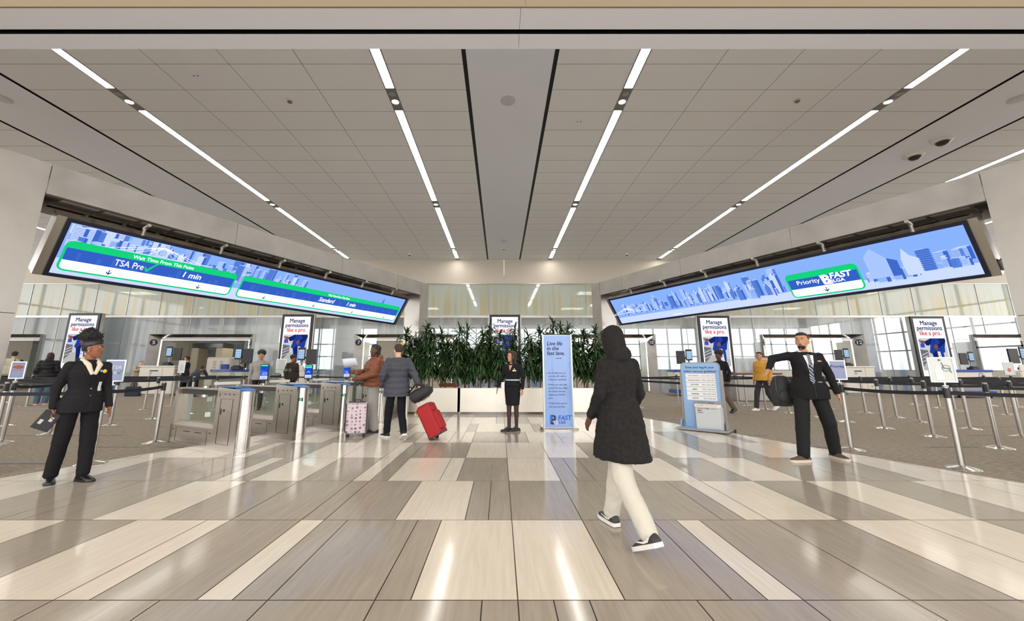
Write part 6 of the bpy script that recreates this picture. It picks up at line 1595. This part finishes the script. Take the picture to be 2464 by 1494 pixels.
m = MB(); m.tube([P['nec'] + V(-.058, .03, .005), P['nec'] + V(-.052, -.035, -.005), P['nec'] + V(-.012, -.078, -.04), P['nec'] + V(.03, -.078, -.04), P['nec'] + V(.056, -.03, -.005), P['nec'] + V(.058, .03, .005)], .018, 8); m.build('collar', M['white_gloss'], t)
tie = mat('navy_striped_tie', rgb(40, 48, 78), .5); nt = tie.node_tree; tc = N(nt, 'ShaderNodeTexCoord'); wv = N(nt, 'ShaderNodeTexWave'); wv.bands_direction = 'DIAGONAL'; wv.inputs['Scale'].default_value = 14; nt.links.new(tc.outputs['Object'], wv.inputs['Vector'])
cr = N(nt, 'ShaderNodeMath', operation='GREATER_THAN'); nt.links.new(wv.outputs['Fac'], cr.inputs[0]); cr.inputs[1].default_value = .7; nt.links.new(mixc(nt, cr.outputs[0], rgb(36, 42, 66), rgb(170, 180, 200)), nt.nodes['Principled BSDF'].inputs['Base Color'])
decal(t, 'tie', [(.985, .018, .022), (1.02, -.008, .048), (1.2, -.003, .043), (1.35, .004, .036), (1.36, -.002, .038), (1.385, .000, .034)], tie, eps=.014, nx=4)
lapels(t, LAP, top=1.39, btm=1.04, cx=.02, w=.05, gap=.062)
decal(t, 'front_edge', [(z, .026, .030) for z in (.80, .9, 1.02)], M['black'], nx=1)
decal(t, 'name_badge', [(1.285, .105, .165), (1.30, .105, .165)], mat('gold_badge', rgb(200, 180, 120), .4))
decal(t, 'pocket_edge', [(1.005, .08, .14), (1.017, .08, .14)], M['sign_frame'])
# dark bag hanging at his right side
t2 = thing('shoulder_bag', 'dark rucksack hanging at the side of the suited man', 'bag', (4.46, 6.50, .74), R(-15))
m = MB(); m.loft([ering((0, 0, z), rx, ry, 20) for z, rx, ry in ((-.03, .10, .07), (.0, .155, .105), (.15, .165, .12), (.32, .15, .11), (.42, .10, .07), (.44, .05, .03))]); solidify(m, 'body', bk, t2, vox=.01)
m = MB(); m.tube([(-.10, -.09, .42), (-.13, -.14, .25), (-.08, -.11, .02)], .014, 7); m.tube([(.10, -.09, .42), (.13, -.14, .25), (.08, -.11, .02)], .014, 7); m.build('strap', M['black'], t2)
m = MB(); m.ell((0, -.11, .12), (.11, .03, .10), 16, 10); m.build('pocket', bk, t2)

# ---- travellers and officers further back
puffer = quilt(cloth('black_puffer', rgb(30, 30, 33), None, .5, 0, 8), 2.5); olive = cloth('dark_olive_parka', rgb(50, 48, 44), rgb(42, 40, 37)); jeans = cloth('blue_jeans', rgb(88, 112, 138), rgb(76, 98, 124)); cream = cloth('cream_fabric', rgb(202, 196, 176), rgb(180, 174, 156)); navy = cloth('navy_uniform', rgb(36, 40, 60), rgb(30, 34, 52)); officer = mat('officer_blue', rgb(24, 84, 190), .6)
bkp = dict(vox=.014, face=False, group='travellers queueing on the left')
G2 = 'travellers queueing on the left'
person('person', 'traveller in black puffer coat, blue jeans and pink shoes seen from behind', (-16.6, 14.9, 0), R(222), h=1.86, sk=SK_L, hair='long', hairm=HAIRB, female=True, top=puffer, legm=jeans, bulk=1.7, topz=(.82, 1.42), leg_w=1.25, hood=True, shoe=mat('pink_shoe', rgb(190, 60, 90), .5), shoe_kind='sneaker', sole=M['white_gloss'], vox=.014, face=False, group=G2)
person('person', 'traveller in dark olive parka and black beanie seen from behind', (-15.35, 15.0, 0), R(230), h=1.96, sk=SK_L, hair='beanie', hairm=M['black'], top=olive, legm=cloth('beige_cargo', rgb(176, 162, 144)), bulk=1.6, topz=(.80, 1.42), leg_w=1.3, hood=True, shoe=M['white_gloss'], shoe_kind='sneaker', vox=.014, face=False, group=G2)
t, P, HT = person('person', 'traveller carrying a cream backpack at the left picture edge', (-18.3, 15.2, 0), R(218), h=1.92, sk=SK_L, hair='short', top=cloth('dark_jacket', rgb(44, 44, 48)), legm=cloth('stone_trousers', rgb(150, 138, 122)), bulk=1.3, leg_w=1.2, shoe=M['white_gloss'], shoe_kind='sneaker', vox=.014, face=False, group=G2)
t2 = thing('backpack', 'cream hiking backpack worn at the left picture edge', 'backpack', (-18.14, 15.0, 1.02), R(38)); m = MB(); m.bbox(-.22, .22, -.14, .12, 0, .62, .08); m.build('body', cream, t2); m = MB(); m.bbox(-.15, .15, -.19, -.14, .06, .34, .03); m.build('pocket', cream, t2)
for k in (-1, 1): m = MB(); m.tube([(k * .12, -.14, .6), (k * .14, -.16, .3), (k * .1, -.12, .02)], .012, 6); m.build('strap', M['black'], t2)
person('person', 'shorter traveller in pink top between the backpacker and the black puffer', (-17.7, 15.9, 0), R(240), h=1.72, sk=SK_L, hair='long', hairm=HAIRB, female=True, top=cloth('pink_top', rgb(190, 148, 156)), legm=puffer, vox=.014, face=False, group=G2)
person('person', 'grey haired traveller in beige coat leaning on the podium at number 5', (-17.5, 19.6, 0), R(62), dict(che=(0, -.10, 1.24), nec=(0, -.20, 1.37), hea=(0, -.28, 1.49), shoL=(.17, -.16, 1.34), shoR=(-.17, -.16, 1.34), elbL=(.22, -.36, 1.16), elbR=(-.22, -.36, 1.16), wriL=(.12, -.58, 1.22), wriR=(-.12, -.58, 1.22)), h=1.72, sk=SK_L, hair='short', hairm=HAIR_G, top=cloth('beige_coat', rgb(178, 164, 142)), legm=cloth('khaki', rgb(160, 146, 120)), topz=(.70, 1.40), bulk=1.2, vox=.014)
def officer_p(label, x, y, rz, z=0.0, **kw):
    t, P, HT = person('person', label, (x, y, z), rz, kw.pop('pose', None), h=kw.pop('h', 1.74), sk=kw.pop('sk', SK_M), hair='short', top=cloth('black_vest', rgb(30, 32, 38)), sleeve_m=officer, legm=navy, vox=.014, group='screening officers in blue sleeves', **kw)
    return t
sit = dict(kneL=(.12, -.40, .80), kneR=(-.12, -.40, .80), ankL=(.12, -.42, .40), ankR=(-.12, -.42, .40), hipL=(.09, 0, .86), hipR=(-.09, 0, .86), elbR=(-.22, -.16, 1.14), wriR=(-.18, -.42, 1.16), elbL=(.22, -.16, 1.14), wriL=(.18, -.42, 1.16))
officer_p('officer in black vest with blue sleeves leaning on the podium at number 5', -15.1, 19.5, R(-80), pose=dict(elbR=(-.22, -.16, 1.14), wriR=(-.18, -.42, 1.16), elbL=(.22, -.16, 1.14), wriL=(.18, -.42, 1.16)), h=1.86)
officer_p('darker skinned officer facing the one in the black vest at podium 5', -15.9, 20.4, R(80), sk=SK_DD, h=1.8)
officer_p('bald officer bent over the blue edged desk inside opening 6', -14.3, 21.9, R(70), sk=SK_L, h=1.72, pose=dict(che=(0, -.16, 1.2), nec=(0, -.3, 1.3), hea=(0, -.38, 1.41), shoL=(.17, -.26, 1.28), shoR=(-.17, -.26, 1.28), elbL=(.22, -.36, 1.06), elbR=(-.22, -.36, 1.06), wriL=(.12, -.55, 1.1), wriR=(-.12, -.55, 1.1)))
t = officer_p('officer with white letters on the vest back inside opening 6', -13.55, 21.9, R(165), sk=SK_M, h=1.72); text('TSA', .13, M['white_txt'], t, 0, 1.22, -.16)
t.children[-1].rotation_euler = (0, 0, PI); t.children[-1].location = (0, .165, 1.22)
person('person', 'traveller in navy top bending over the conveyor behind the gates', (-14.0, 18.7, 0), R(185), dict(che=(0, -.22, 1.16), nec=(0, -.38, 1.24), hea=(0, -.47, 1.32), shoL=(.17, -.34, 1.2), shoR=(-.17, -.34, 1.2), elbL=(.22, -.46, 1.0), elbR=(-.22, -.46, 1.0), wriL=(.15, -.6, .9), wriR=(-.15, -.6, .9)), h=1.66, sk=SK_M, hair='short', hairm=HAIRB, top=cloth('slate_top', rgb(64, 66, 82)), legm=navy, bulk=1.3, vox=.014, face=False)
person('person', 'person in pale grey shirt walking out behind the second gate', (-7.75, 13.1, 0), R(25), dict(ankL=(.10, -.12, .085), kneL=(.10, -.12, .48), ankR=(-.09, .14, .10), kneR=(-.1, -.0, .47)), h=1.83, sk=SK_M, hair='afro', top=cloth('pale_grey_shirt', rgb(160, 158, 154)), legm=cloth('dark_slacks', rgb(40, 40, 46)), vox=.012, shoe_kind='sneaker')
t, P, HT = person('person', 'traveller in dark coat passing in front of the advertisement above the gates', (-8.35, 16.3, 0), R(60), h=1.78, sk=SK_D, hair='afro', top=cloth('dark_olive_coat', rgb(66, 58, 44), rgb(48, 44, 38)), legm=cloth('black_slacks', rgb(26, 26, 30)), bulk=1.5, topz=(.75, 1.42), vox=.013)
person('person', 'traveller in black walking behind the carry-on guideline board', (6.55, 12.1, 0), R(-65), dict(ankL=(.09, .26, .145), kneL=(.09, .02, .48), pitL=R(20), ankR=(-.09, -.24, .085), kneR=(-.09, -.16, .49)), h=1.80, sk=SK_DD, hair='afro', top=cloth('black_top', rgb(30, 30, 34)), legm=cloth('taupe_trousers', rgb(112, 102, 92)), vox=.012, shoe_kind='boot', leg_w=1.15)
t, P, HT = person('person', 'traveller in yellow jacket and white sneakers behind the suited man', (8.25, 12.85, 0), R(-70), dict(ankL=(.09, .30, .158), kneL=(.09, .06, .48), pitL=R(25), ankR=(-.09, -.26, .085), kneR=(-.09, -.18, .49)), h=1.80, sk=SK_M, hair='short', top=cloth('mustard_jacket', rgb(212, 160, 70)), legm=cloth('charcoal_joggers', rgb(58, 58, 64)), vox=.012, shoe_kind='sneaker', shoe=M['white_gloss'], sole=M['white_gloss'], bulk=1.3)
